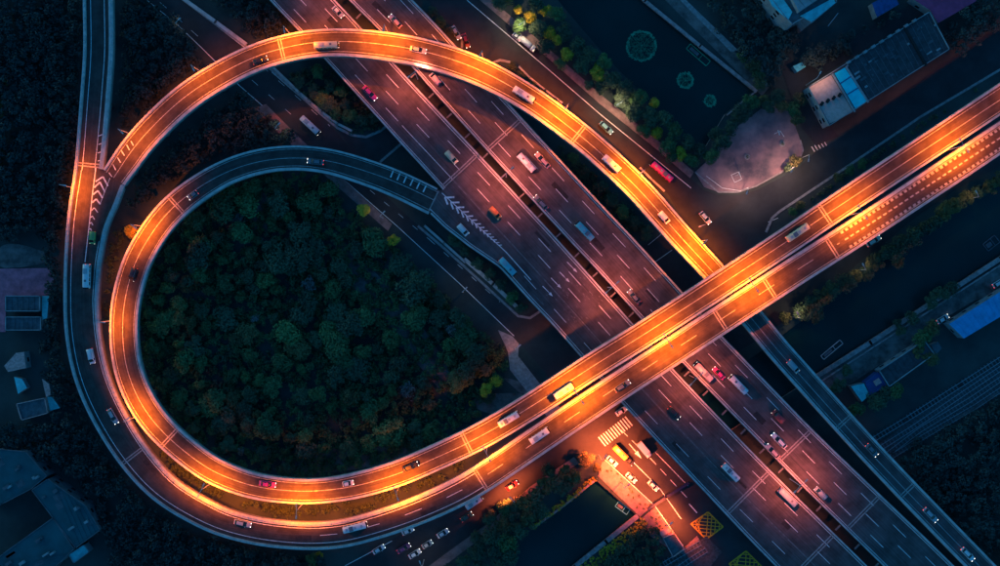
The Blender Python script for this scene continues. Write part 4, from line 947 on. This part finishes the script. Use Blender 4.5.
# --- trees along the pond
for x, y, r_, l_ in ((518, 10, 1.9, 'yellow green tree nearest the top edge in the pond row'), (530, 17, 2.4, 'yellow green tree just above the tank truck in the pond row'), (545, 11, 2.3, 'yellow green tree beside the water, second near the top of the pond row'), (549, 33, 2.6, 'yellow green tree right of the tank truck'), (557, 40, 2.0, 'yellow green tree touching the one right of the tank truck'), (567, 54, 3.0, 'round yellow green tree in the middle of the pond row'), (597, 73, 3.1, 'largest round yellow green tree beside the pond'), (654, 103, 2.0, 'small yellow green tree leaning over the pond water'), (657, 133, 2.4, 'yellow green tree above the magenta coach'), (681, 154, 2.5, 'last yellow green tree of the pond row by the plaza'), (586, 459, 3.4, 'orange lit yellow tree at the street corner by the canal'), (597, 469, 2.0, 'small orange lit yellow bush at the street corner by the canal'), (131, 231, 2.8, 'glowing yellow orange tree between the two ramps on the left')):
    tree(x, y, 'olive' if 585 < x < 598 and y > 400 else 'yellow', r_, l_, 'yellow green trees', h=5.2)
RW = []
GP = 'dark trees between the service road and the pond'
for x, y, r_ in ((500,2,3.2),(508,-4,3),(534,4,3.4),(520,26,3),(538,28,3.2),(556,14,3.2),(563,30,3.4),(545,47,3.0),(577,45,3.4),(581,66,3),(560,64,2.4),(588,55,3.4),(604,62,3.2),(612,80,3.4),(601,90,3),(590,84,2.2),(625,90,3.8),(620,102,3.2),(637,98,3.4),(634,112,3.6),(648,116,3.6),(663,118,3.6),(674,130,3.4),(644,130,3),(668,145,3.4),(688,142,3.2),(692,160,2.8),(672,156,2.6),(700,150,3.2),(711,156,3.4),(722,143,3.8),(716,134,2.8),(731,128,3.2),(742,112,3.6),(750,102,3),(738,118,2.6),(718,62,0)):
    RW.append((x, y, r_))
row(RW, lambda x, y: 'dark' if (x + y) % 3 else 'mid', lambda i: i[0] + i[1], 'dark tree beside the pond, %s from the top edge along the service road', GP)
RW = []
GR = 'trees along the north-western bank of the river'
for x, y, r_ in ((802,312,3.6),(812,306,4),(823,297,3.8),(818,315,3.2),(832,290,3.2),(846,283,3.6),(856,276,3.0),(866,271,3.2),(874,262,3.8),(884,255,3.6),(894,252,3.4),(903,243,3.8),(914,236,3.8),(925,228,3.6),(935,222,3.4),(944,212,3.6),(955,205,3.4),(966,198,3.4),(978,192,3.2),(990,186,3.2),(1000,180,3.2),(898,262,2.6),(786,318,2.6)):
    RW.append((x, y, r_))
row(RW, lambda x, y: 'dark' if (x + y) % 4 else 'olive', lambda i: i[0], 'dark tree on the river bank below the viaduct, %s from the ramp', GR)
RW = []
GN = 'trees between the bottom road and the canal'
for x, y, r_ in ((575,478,2.8),(566,473,3.4),(556,480,4.0),(545,486,3.8),(548,470,2.6),(536,498,3.8),(524,503,3.8),(540,512,3.6),(528,519,3.8),(515,513,3.6),(505,508,3.4),(518,530,3.8),(503,524,3.6),(490,518,3.2),(507,542,3.8),(492,536,3.8),(480,540,3.2),(478,552,3.4),(494,552,3.8),(510,556,3.4),(462,562,3.4),(480,568,3.4),(498,566,3.2),(448,572,3),(562,490,3.2),(568,482,2.4)):
    RW.append((x, y, r_))
row(RW, lambda x, y: ('dark', 'mid', 'dark', 'olive')[(x + y) % 4], lambda i: i[1] - i[0], 'dark leafy tree beside the canal, %s from the zebra crossing corner', GN)
tree(313, 561, 'mid', 3.0, 'green tree below the outer ramp at the bottom edge', 'yellow green trees'); tree(319, 556, 'yellow', 1.6, 'small yellowish bush touching the ramp tree at the bottom edge', 'yellow green trees')
RW = []
GI = 'trees of the planted strips beside the highway'
for x, y, r_ in ((322,98,3.0),(329,104,3.2),(300,80,2.8),(313,90,2.6),(335,112,2.6),(350,115,2.8),(362,120,2.8),(373,117,2.6),(345,103,2.6),(330,86,2.6),(318,72,2.6),(305,62,2.4),(340,92,2.4),(455,240,2.8),(465,250,2.6),(478,262,2.8),(490,274,2.6),(502,286,2.6),(512,298,2.6),(522,307,2.2),(600,188,2.6),(612,200,2.8),(622,212,2.8),(634,222,3.0),(646,232,2.8),(585,170,2.4),(574,158,2.4),(512,66,1.8),(520,76,2.0),(531,85,2.0),(543,95,1.8),(554,103,1.6),(676,203,2.4),(684,210,2.2),(440,22,2.2),(448,30,2),(433,12,2)):
    if not on_road(x, y, .3): RW.append((x, y, r_))
row(RW, lambda x, y: 'dark' if (x + y) % 3 else 'mid', lambda i: i[0], 'small tree in the planted strips beside the highway, %s from the left', GI, h=4)
RW = []
GS = 'trees scattered round the yards on the right'
for x, y, r_ in ((902,330,2.4),(898,324,2),(912,318,3),(930,300,3),(940,294,3),(952,288,2.8),(922,338,3.6),(932,328,3.2),(918,352,3),(930,358,3),(856,410,3),(876,402,3.4),(884,396,3.2),(896,392,3.2),(846,372,2.6),(838,384,3),(760,82,2.8),(752,64,3.2),(744,56,2.6),(778,96,2.8),(770,108,3),(764,100,2.4),(782,106,2.6),(794,110,2.8),(798,118,2.8),(800,100,2.6),(795,160,2.6),(790,168,2.2),(758,74,2.6),(790,130,0),(845,210,0),(776,222,0),(838,178,2),(850,170,2),(862,164,2),(800,205,1.8),(792,212,1.8)):
    RW.append((x, y, r_))
row(RW, lambda x, y: ('dark', 'olive', 'mid')[(x * 3 + y) % 3], lambda i: i[1], 'dark tree by the yards on the right hand side, %s from the top', GS)
GO = 'small orange lit shrubs between the two curved ramps'
# --- undergrowth and far-off wood: masses nobody could count
def mass(name, label, polys, dens, rad, seed, species, h=2.0, nl=70, size=.8, m_=1.0, cat='undergrowth', hvar=.5, dmin=3.0):
    Vs = []; g = random.Random(seed)
    for poly in polys:
        xs = [p[0] for p in poly]; ys = [p[1] for p in poly]
        ar = abs(sum(poly[i][0] * poly[(i + 1) % len(poly)][1] - poly[(i + 1) % len(poly)][0] * poly[i][1] for i in range(len(poly)))) / 2
        for (x, y) in scatter(poly, int(ar * dens), dmin, g.random(), m_):
            r_ = rad * g.uniform(.6, 1.25); hh = h * g.uniform(1 - hvar, 1 + hvar); v = P(x, y, 0)
            Vs.append(leaf_cloud((v.x, v.y, max(.2, hh - r_ * .5)), r_, nl, size, g.randrange(1 << 30), lumps=9))
    if not Vs: return
    o = quads(name, np.vstack(Vs), LEAF[species]); tag(o, label, cat, None, 'stuff')
mass('undergrowth', 'low dark scrub covering the floor of the wood', [WOOD], .014, 1.7, 1, 'dark', h=1.4, nl=80, m_=-4)
mass('saplings', 'lower crowns packed between the taller trees of the wood', [WOOD], .010, 2.2, 11, 'mid', h=3.0, nl=230, size=.6, m_=-4, cat='wood', dmin=6)
mass('shrub_strip', 'low shrubs in the slot between the two curved ramps, lit orange', [[(104,225),(124,232),(110,290),(108,345),(116,390),(150,445),(205,482),(250,502),(300,508),(360,502),(420,482),(462,458),(470,462),(430,484),(370,508),(300,518),(240,506),(190,486),(140,440),(112,395),(100,340),(98,280)]], .016, 1.7, 2, 'dark', h=1.4, nl=120, size=.55, m_=-3, cat='shrubs')
mass('hedge', 'clipped yellow green hedge along the canal walls', [[(533,524),(594,476),(597,479),(535,530)], [(641,518),(580,566),(590,572),(650,524)]], .10, .75, 3, 'yellow', h=.9, nl=50, size=.4, m_=0, cat='hedge', dmin=2.2)
mass('planter_shrubs', 'small shrubs dotted over the pink pavement beside the canal', [[(604,468),(612,468),(650,506),(642,514),(625,492)], [(650,515),(662,512),(690,544),(672,545)]], .035, .6, 4, 'dark', h=.6, nl=40, size=.35, m_=-1, cat='shrubs', dmin=3.5)
mass('verge_shrubs', 'dark low shrubs filling the strips beside the highway and lower roads', [[(262,52),(300,40),(390,130),(350,132),(300,92)], [(445,228),(520,300),(556,335),(530,310),(470,255)], [(560,140),(650,226),(620,240),(560,180)], [(773,226),(842,176),(1010,68),(1010,84),(850,185),(785,232)], [(505,62),(522,72),(564,106),(548,104),(512,78)]], .025, 1.3, 5, 'dark', h=1.0, nl=60, size=.6, m_=.5, cat='shrubs')
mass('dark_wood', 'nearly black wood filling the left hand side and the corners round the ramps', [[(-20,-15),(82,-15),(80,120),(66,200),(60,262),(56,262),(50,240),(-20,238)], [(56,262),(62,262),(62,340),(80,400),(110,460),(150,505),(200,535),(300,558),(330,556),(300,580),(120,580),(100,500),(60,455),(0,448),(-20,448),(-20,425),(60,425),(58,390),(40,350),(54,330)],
   [(116,-15),(150,-5),(200,50),(195,66),(140,110),(108,150),(112,100)], [(150,105),(200,105),(232,90),(262,118),(300,140),(220,150),(160,190),(128,215),(135,180)], [(206,-15),(268,-15),(300,28),(258,38)]], .0125, 3.0, 6, 'edge_dim', h=4.6, nl=230, size=.95, m_=1.5, cat='wood', dmin=6.5)
mass('dark_wood', 'dark wood beyond the railway path at the lower right corner', [[(1010,390),(1010,585),(990,560),(890,462)]], .0115, 3.0, 7, 'edge_dim', h=4.6, nl=220, size=.95, m_=1.5, cat='wood', dmin=6)
mass('dark_wood', 'dark wood round the flats and sheds along the top right', [[(690,-15),(775,-15),(800,40),(788,58),(770,85),(735,48)], [(800,55),(880,20),(905,10),(850,45),(808,68)], [(945,20),(1010,-15),(1010,20),(955,60)], [(802,68),(814,64),(800,82)]], .012, 2.6, 8, 'edge_dim', h=4, nl=220, size=.8, m_=1, cat='wood', dmin=6.5)
mass('dark_wood', 'dark trees round the small building below the canal', [[(600,560),(650,526),(660,530),(664,556),(650,575),(600,580)]], .016, 2.4, 9, 'dark', h=3.5, nl=220, size=.7, m_=0, cat='wood', dmin=6)
mass('garden_hedge', 'faint pale green hedge curving through the top left corner', [[(17,48),(22,50),(12,80),(2,96),(-6,100),(6,78)], [(-6,98),(4,98),(4,175),(-6,175)]], .03, 1.5, 10, 'mid', h=2, nl=90, size=.5, m_=0, cat='hedge', dmin=3)
# ---------------------------------------------------------------- buildings
def mm(n, c, r=.7, v=.2, s=.6, **k): return mat(n, c, r, v, s, coords='World', **k)
BM = {'tin_dark': mm('dark_tin_roof', (.055, .06, .068), .7, .35, .5, detail=7), 'blue': mm('blue_tin_roof', (.03, .33, .62), .55, .15, .4), 'teal': mm('teal_roof', (.12, .60, .62), .6, .2, .5), 'purple': mm('plum_roof', (.42, .06, .15), .7, .2, .3),
 'navy': mm('navy_roof', (.02, .09, .26), .6, .2, .4), 'pinkroof': mm('pinkish_tile_roof', (.60, .33, .30), .8, .25, 1.2), 'pale': mm('pale_render', (.30, .32, .33), .8, .2, .5), 'terrace': mm('terrace_floor', (.60, .40, .35), .7, .12, .8),
 'grey': mm('grey_roof', (.13, .135, .15), .8, .25, .5), 'slate': mm('slate_blue_roof', (.014, .10, .115), .75, .2, .15), 'pool': mm('pool_cover', (.01, .72, .80), .5, .1, .5), 'flat': mm('flat_felt_roof', (.09, .11, .125), .9, .3, .5)}
def block(name, label, cat, top, h, wall_m, roof_m, group=None, parapet_h=.5, ridges=0, ridge_axis=0, windows=True, z=0.0, extras=None):
    c = [P(a, b, h) for a, b in top]; cx = sum(v.x for v in c) / len(c); cy = sum(v.y for v in c) / len(c)
    t = thing(name, label, cat, (cx, cy, 0), 0, group)
    q = [(v.x - cx, v.y - cy) for v in c]; ar = sum(q[i][0] * q[(i + 1) % len(q)][1] - q[(i + 1) % len(q)][0] * q[i][1] for i in range(len(q)))
    if ar < 0: q = q[::-1]
    n = len(q); mb = MB()
    for i in range(n):
        a, b = q[i], q[(i + 1) % n]; mb.face([(a[0], a[1], -.2), (b[0], b[1], -.2), (b[0], b[1], h - .05), (a[0], a[1], h - .05)])
    mb.build('wall', wall_m, t)
    mb = MB(); mb.flat(q, h)
    if ridges:
        a, b, c_, d = [Vector(p) for p in (q[0], q[1], q[2], q[3])] if len(q) == 4 else [Vector(p) for p in q[:4]]
        if ridge_axis: a, b, c_, d = b, c_, d, a
        for k in range(1, ridges):
            u = k / ridges; s_ = a.lerp(b, u); e = d.lerp(c_, u); dd = e - s_; m_ = (s_ + e) / 2
            mb.box((m_.x, m_.y, h + .06), (dd.length, .12, .12), math.atan2(dd.y, dd.x))
    rf = mb.build('roof', roof_m, t)
    if parapet_h:
        mb = MB()
        for i in range(n):
            a, b = Vector(q[i]), Vector(q[(i + 1) % n]); dd = b - a; m_ = (a + b) / 2; mb.box((m_.x, m_.y, h + parapet_h / 2 - .06), (dd.length + .25, .28, parapet_h), math.atan2(dd.y, dd.x))
        mb.build('parapet', wall_m, t)
    if windows:
        for i in range(n):
            a, b = Vector(q[i]), Vector(q[(i + 1) % n]); dd = b - a; L = dd.length; k = int(L // 4.5)
            for lv in range(max(1, int(h // 3.1))):
                for j in range(k):
                    m_ = a.lerp(b, (j + .5) / k); f = MB(); f.box((m_.x, m_.y, 1.7 + lv * 3.1), (1.5, .14, 1.3), math.atan2(dd.y, dd.x)); f.build('window', M['glass'], t)
    if extras: extras(t, lambda px, py: (P(px, py, h).x - cx, P(px, py, h).y - cy), h)
    return t
def roofbox(t, f, h, px, py, sx, sy, sz, m, name='roof_unit', ang=33):
    mb = MB(); x, y = f(px, py); mb.box((x, y, h + sz / 2 + .01), (sx, sy, sz), R(ang)); mb.box((x, y, h + sz + .06), (sx * .7, sy * .6, .1), R(ang)); return mb.build(name, m, t)
# long hall with roof terrace and pool
def hall(t, f, h):
    g = random.Random(4)
    for k in range(16):                      # roof seams over the dark hall
        u = (k + .5) / 16; A = Vector(f(846 + 83 * u, 66 - 53.5 * u)); B_ = Vector(f(868 + 79 * u, 101 - 51.5 * u)); d = B_ - A; m_ = (A + B_) / 2
        mb = MB(); mb.box((m_.x, m_.y, h + .05), (d.length * .97, .14, .1), math.atan2(d.y, d.x)); mb.build('roof_seam', BM['grey'], t)
    for k in range(26):
        u, v = g.random(), g.random(); x = 850 + 76 * u + 20 * v; y = 70 - 50 * u + 30 * v
        mb = MB(); X, Y = f(x, y); mb.box((X, Y, h + .12), (g.uniform(.5, 2.4), g.uniform(.4, .9), .2), R(33)); mb.build('roof_patch', BM['pale'] if k % 4 == 0 else BM['flat'], t)
    A = Vector(f(904, 27)); B_ = Vector(f(926, 66)); d = B_ - A; m_ = (A + B_) / 2; mb = MB(); mb.box((m_.x, m_.y, h + .3), (d.length, .8, .6), math.atan2(d.y, d.x)); mb.build('fire_wall', M['black'], t)
    mb = MB(); mb.flat([f(834, 73.5), f(844.5, 67.5), f(866.5, 101.5), f(855.5, 109.5)], h + .35)
    pw = mb.build('pool', BM['pool'], t)
    for a, b in (((840, 83.5), (851.5, 76)), ((847, 94.5), (858.5, 87.5))):
        mb = MB(); A, B = Vector(f(*a)), Vector(f(*b)); d = B - A; m_ = (A + B) / 2; mb.box((m_.x, m_.y, h + .42), (d.length, .35, .1), math.atan2(d.y, d.x)); mb.build('pool_divider', BM['navy'], pw)
    mb = MB(); mb.flat([f(809.5, 87), f(831, 74.8), f(853, 111.8), f(829.6, 123.6)], h + .03); mb.build('terrace', BM['terrace'], t)
    for a, b in (((832, 73.6), (854.5, 112)), ((845.3, 66.5), (868, 102.5))):
        mb = MB(); A, B = Vector(f(*a)), Vector(f(*b)); d = B - A; m_ = (A + B) / 2; mb.box((m_.x, m_.y, h + .35), (d.length, .5, .7), math.atan2(d.y, d.x)); mb.build('pool_wall', BM['pale'], t)
    for k in range(4):
        x, y = 821.5 + k * 5.9, 103.8 - k * 2.9; roofbox(t, f, h, x, y, 1.3, .9, .9, M['black'], 'table', 57)
    for k in range(9): roofbox(t, f, h, 848 + k * 8.2, 62.5 - k * 5.2, 1.3, .9, 1.0, BM['pale'], 'air_duct')
    for (x, y) in ((908, 44), (935, 25), (847, 66), (833, 75)): roofbox(t, f, h, x, y, .7, .7, .5, BM['pale'], 'roof_vent')
block('long_hall', 'long dark roofed hall with a pale roof terrace and turquoise pool at its near end', 'hall', [(808.5, 86.8), (929, 12), (949, 49), (829, 125.5)], 7, BM['pale'], BM['tin_dark'], 'buildings along the top right', extras=hall)
def flats(t, f, h):
    for pts, dz, m_ in (([(786, -8), (812, -22), (826, -6), (797, 13.5)], 2.4, BM['pale']), ([(766, -6), (778, -8), (792, 12), (788, 20), (772, 6)], .4, BM['teal']), ([(800, 16), (833, -2), (835, 3), (811, 22)], .5, BM['teal'])):
        mb = MB(); mb.prism([f(*p) for p in pts], h + .01, h + dz); mb.build('roof_storey', m_, t)
    for k in range(4):
        mb = MB(); A, B = Vector(f(790 + k * 7, -6 - k * 4)), Vector(f(803 + k * 7, 9 - k * 4.5)); d = B - A; m_ = (A + B) / 2; mb.box((m_.x, m_.y, h + 2.44), (d.length, .1, .1), math.atan2(d.y, d.x)); mb.build('roof_seam', BM['grey'], t)
block('apartment_block', 'pale apartment block with stepped teal roofs cut by the top edge', 'building', [(762, -14), (790, -40), (836, -20), (836, 2), (811, 23), (806, 16), (792, 24), (786, 18)], 14, BM['pale'], BM['flat'], 'buildings along the top right', extras=flats)
block('shed', 'small shed with a saturated blue roof at the top edge', 'shed', [(872, 3), (893, -8), (899, 4), (877, 17)], 4, BM['pale'], BM['navy'], 'buildings along the top right', parapet_h=0, ridges=5, windows=False)
block('warehouse', 'low warehouse with a plum coloured roof in the top right corner', 'warehouse', [(912, -2), (935, -20), (978, -10), (976, 1), (938, 23), (930, 10)], 5, BM['pale'], BM['purple'], 'buildings along the top right', parapet_h=0)
block('cabin', 'tiny white roofed cabin beside the pool hall', 'cabin', [(793, 66), (802, 62), (806, 66.5), (797, 72)], 2.8, BM['pale'], BM['teal'], 'buildings along the top right', parapet_h=0, windows=False)
# right side yard
block('shed', 'long shed with a bright blue roof at the right edge above the railway', 'shed', [(949, 324), (1014, 283), (1020, 305), (964, 338.5)], 5, BM['pale'], BM['blue'], 'sheds beside the railway', parapet_h=0, ridges=12)
block('shed', 'small shed with a turquoise roof beside the ramp and railway', 'shed', [(851, 386.5), (864, 383.5), (869.5, 395), (862, 402)], 3.6, BM['pale'], BM['teal'], 'sheds beside the railway', parapet_h=0, ridges=4, windows=False)
def ut(t, f, h): roofbox(t, f, h, 877, 382, 2.2, 1.8, .6, BM['pinkroof'], 'skylight')
block('shed', 'navy roofed shed with a pink skylight next to the turquoise one', 'shed', [(865, 382.5), (878, 372.5), (886, 386), (870, 394.5)], 3.4, BM['navy'], BM['navy'], 'sheds beside the railway', windows=False, extras=ut)
block('warehouse', 'long low grey roofed warehouse between the dirt yard and the railway', 'warehouse', [(879, 370.5), (924, 340.5), (934, 354), (889, 386.5)], 4.5, BM['pale'], BM['tin_dark'], 'sheds beside the railway', ridges=11)
block('cabin', 'small pale cabin at the end of the grey warehouse', 'cabin', [(931, 345), (938, 342), (942, 348), (936, 355)], 2.8, BM['pale'], BM['grey'], 'sheds beside the railway', parapet_h=0, windows=False)
# left side
block('house', 'flat dark roofed house beside the red court with pale side yard', 'house', [(6, 296), (40, 296), (40, 311), (6, 311)], 4, BM['pale'], BM['flat'], 'houses at the left edge', ridges=6)
block('house', 'second flat dark roofed house just below the first at the red court', 'house', [(6, 317), (41, 317), (41, 330), (6, 330)], 4, BM['pale'], BM['flat'], 'houses at the left edge', ridges=8)
block('garden_room', 'narrow pale green roofed lean-to beside the dark roofed houses', 'lean-to', [(42, 296), (49, 296), (47, 318), (42, 320)], 3, BM['pale'], BM['teal'], 'houses at the left edge', parapet_h=0, windows=False)
block('house', 'house with a pinkish ribbed roof at the left edge', 'house', [(4, 366), (16, 353), (24, 352), (26, 368), (8, 372)], 4, BM['pale'], BM['pinkroof'], 'houses at the left edge', parapet_h=0)
block('house', 'narrow house with a pink tile roof among the trees at the left', 'house', [(42, 379), (49, 384), (51, 395), (46, 397)], 3.5, BM['pale'], BM['pinkroof'], 'houses at the left edge', parapet_h=0, windows=False)
block('house', 'grey flat roofed house with a pink kerb at the left', 'house', [(17, 404), (45, 398), (48, 413), (22, 420)], 4, BM['pinkroof'], BM['flat'], 'houses at the left edge')
block('greenhouse', 'small turquoise roofed lean-to touching the grey flat roofed house', 'lean-to', [(47, 397), (52, 397), (60, 408), (50, 411)], 2.6, BM['pale'], BM['teal'], 'houses at the left edge', parapet_h=0, windows=False)
block('shack', 'small turquoise roofed shack among the trees at the left', 'shack', [(14, 377), (22, 379), (27, 388), (18, 394)], 2.6, BM['pale'], BM['teal'], 'houses at the left edge', parapet_h=0, windows=False)
# big blue roofed halls round a court, bottom left
def wing(l_, pts, r_=6, ax=0):
    def ex(t, f, h):
        g = random.Random(len(l_)); cx = sum(p[0] for p in pts) / len(pts); cy = sum(p[1] for p in pts) / len(pts)
        for k in range(9):
            a = pts[k % len(pts)]; u = g.uniform(.25, .8); x, y = a[0] + (cx - a[0]) * u, a[1] + (cy - a[1]) * u
            if k % 3: roofbox(t, f, h, x, y, g.uniform(.8, 2.6), g.uniform(.6, 1.2), g.uniform(.4, 1.1), BM['grey'] if k % 2 else BM['pale'], 'roof_vent')
            else:
                mb = MB(); X, Y = f(x, y); mb.box((X, Y, h + .03), (g.uniform(2, 5), g.uniform(1, 2.5), .04), R(33)); mb.build('roof_stain', BM['flat'], t)
    block('hall_wing', l_, 'hall', pts, 7, BM['grey'], BM['slate'], 'big slate blue halls at the bottom left', ridges=r_, ridge_axis=ax, parapet_h=.3, extras=ex)
wing('upper wing of the big slate blue hall in the bottom left corner', [(-14, 448), (26, 452), (47, 476), (31, 489), (2, 504), (-14, 512)])
wing('right hand wing of the big slate blue hall, partly under trees', [(32, 490), (48, 479), (86, 506), (100, 530), (76, 548)])
wing('bottom wing of the big slate blue hall at the very corner', [(3, 554), (53, 518), (74, 549), (50, 572), (3, 582), (-14, 570)])
block('annex', 'small brighter turquoise roofed annex at the foot of the slate blue hall', 'annex', [(69, 555), (84, 545), (89, 552), (74, 563)], 4, BM['pale'], BM['teal'], None, parapet_h=.3, windows=False)
# small building by the canal street
block('gatehouse', 'dark roofed gatehouse at the foot of the lit pavement beside the railway', 'gatehouse', [(663, 538), (674, 533), (684, 549), (673, 557)], 3.6, BM['pinkroof'], BM['flat'], None)
block('kiosk', 'tiny pale pink kiosk touching the dark roofed gatehouse', 'kiosk', [(660, 532), (669, 528.5), (671, 532), (662, 537)], 2.8, BM['pinkroof'], BM['terrace'], None, parapet_h=.2, windows=False)
# ---------------------------------------------------------------- railway
def track(label, pts, off=0.0):
    q = [Vector(P2(a, b + off)) for a, b in pts]; c = q[0]
    t = thing('railway_track', label, 'railway track', (c.x, c.y, 0), 0, 'railway tracks'); mr = [MB(), MB()]; ms = MB()
    for a, b in zip(q, q[1:]):
        d = b - a; L = d.length; d.normalize(); n = Vector((-d.y, d.x)); ang = math.atan2(d.y, d.x)
        for s, mb in ((-1, mr[0]), (1, mr[1])):
            m_ = (a + b) / 2 + n * s * .75 - c; mb.box((m_.x, m_.y, .42), (L, .14, .16), ang)
        k = 0
        while k < L: m_ = a + d * k - c; ms.box((m_.x, m_.y, .27), (.45, 2.6, .14), ang); k += 1.3
    for mb in mr: mb.build('rail', M['steel'], t)
    ms.build('sleepers', BM['grey'], t)
track('upper railway track running just below the sheds', [(872, 440), (905, 420), (960, 385), (1016, 349)])
track('second railway track from the top', [(880, 448), (912, 428), (965, 392), (1016, 358)])
track('third railway track, converging towards the ramp', [(884, 455), (920, 428), (970, 398), (1016, 367)], 1.5)
track('lowest railway track beside the grey path', [(886, 458), (925, 434), (975, 405), (1016, 378)], 1.5)
track('upper stub of railway below the yellow box marking', [(700, 540), (686, 548), (664, 561), (650, 570)], 3)
track('lower stub of railway below the yellow box marking', [(706, 546), (690, 556), (668, 571), (650, 582)], 4)
# ---------------------------------------------------------------- things on the water
def weedbed(px, py, r, label):
    v = P(px, py, 0); t = thing('floating_weed_bed', label, 'weed bed', (v.x, v.y, -1.25), 0, 'round floating weed beds in the pond')
    g = np.random.default_rng(int(px)); n = int(r * 26); a = g.uniform(0, 6.28, n); d = g.normal(r * MPP * .93, .22, n); mb = MB()
    for i in range(n):
        x, y = math.cos(a[i]) * d[i], math.sin(a[i]) * d[i]; s = g.uniform(.12, .3); mb.face([(x - s, y - s * .5, .02 + i * .0003), (x + s * .6, y - s, .02 + i * .0003), (x + s, y + s * .5, .02 + i * .0003), (x - s * .4, y + s, .02 + i * .0003)])
    mb.build('rim_leaves', WB, t); n = int(r * r * 1.6); mb = MB()
    for i in range(n):
        aa = g.uniform(0, 6.28); dd = math.sqrt(g.random()) * r * MPP * .88; x, y = math.cos(aa) * dd, math.sin(aa) * dd; s = g.uniform(.12, .32); mb.face([(x - s, y - s * .5, .02 + i * .0003), (x + s * .6, y - s, .02 + i * .0003), (x + s, y + s * .5, .02 + i * .0003), (x - s * .4, y + s, .02 + i * .0003)])
    mb.build('inner_leaves', WB2, t)
    for k in range(4):
        aa = k * math.pi / 4; mb = MB(); mb.tube([(-math.cos(aa) * r * .3, -math.sin(aa) * r * .3, .05), (math.cos(aa) * r * .3, math.sin(aa) * r * .3, .05)], [.05, .05], 5); mb.build('spoke_rope', WB, t)
WB = mm('pond_weed', (.03, .30, .17), .7, .3, .8); WB2 = mm('dark_pond_weed', (.008, .12, .07), .7, .3, .8)
weedbed(642, 45, 15.5, 'largest round green weed bed floating in the pond'); weedbed(686, 79.5, 8, 'middle sized round green weed bed floating in the pond'); weedbed(710.5, 100, 5.5, 'smallest round green weed bed, nearest the pond corner')
def raft(px, py, L, wd, ang, label, m_):
    v = P(px, py, 0); t = thing('raft', label, 'raft', (v.x, v.y, -1.25), R(ang), 'floating frames on the water'); hl, hw = L / 2, wd / 2; mb = MB()
    for c, s in (((0, hw, .08), (L, .25, .2)), ((0, -hw, .08), (L, .25, .2)), ((hl, 0, .08), (.25, wd - .25, .2)), ((-hl, 0, .08), (.25, wd - .25, .2)), ((L * .12, 0, .08), (.2, wd - .25, .18))): mb.box(c, s)
    mb.build('frame', m_, t); mb = MB(); mb.box((-L * .2, 0, .1), (L * .4, wd * .5, .12)); mb.build('deck_board', BM['grey'], t)
raft(623, 509, 4.8, 2.0, -36, 'small pale green frame floating at the corner of the dark canal', BM['teal'])
raft(833, 350, 8.5, 1.6, 40, 'long narrow dark raft moored by the river quay', M['conc']); raft(993, 243, 5, 3, 38, 'faint rectangular frame floating in the river near the right edge', BM['grey'])
raft(699, 54, 9, 2.2, -41, 'narrow green planted raft beside the pond quay wall', WB)
# pole like things on the plaza and lawns
def basketball(px, py, ang, label):
    v = P(px, py, .2); t = thing('goal_post', label, 'goal post', v, R(ang), 'goal posts on the plaza'); mb = MB(); mb.tube([(0, 0, 0), (0, 0, 3), (.9, 0, 3.2)], [.09, .08, .07], 8); mb.build('post', M['rail'], t)
    mb = MB(); mb.box((.95, 0, 3.1), (.06, 1.8, 1.05)); mb.build('backboard', M['white'], t); mb = MB(); mb.tube([(1.4 + .23 * math.cos(k * .7), .23 * math.sin(k * .7), 2.8) for k in range(10)], [.02] * 10, 4); mb.build('hoop', PAINT['orange'], t)
basketball(779, 133, 200, 'goal post on the upper right of the plaza'); basketball(735, 176, 20, 'goal post on the lower left of the plaza')
for (x, y, r_, l_) in ((782, 144, 1.0, 'small round grey planter on the upper right of the plaza'), (747, 157, 1.0, 'small round grey planter in the middle of the plaza')):
    v = P(x, y, .18); t = thing('planter', l_, 'planter', v, 0, 'round planters on the plaza'); mb = MB(); mb.tube([(0, 0, 0), (0, 0, .5)], [r_ * .8, r_], 16); mb.build('pot', M['kerb'], t)
    o = quads('plant', leaf_cloud((0, 0, .7), .7, 60, .3, int(x)), LEAF['dark'], t)
def painted_square(mb):
    for k in range(4):
        c = [(731,175),(738,172),(741.5,179),(734.5,182.5)]; bar(mb, c[k], c[(k + 1) % 4], .45, 0, .32 + k * .003)
    gpoly(mb, [(706,176),(722,188),(741,191)], .5, .34); gpoly(mb, [(774,134),(780,131),(784,137)], .5, .35)
gmark('court_marking', painted_square)
# slender pale poles lying or standing among the dark gardens at the top
for (a, b, l_) in (((779, 24), (793, 34), 'pale pole lying in the dark garden under the apartment block'), ((828, 26), (838, 13), 'pale slanting pole right of the apartment block')):
    mb = MB(); A, B = P(*a, .4), P(*b, .4); mb.tube([A, B], [.14, .14], 6); tag(mb.build('pole', M['rail']), l_, 'pole')
for o in list(SC.objects):
    if 'worldspace' in o: del o['worldspace']
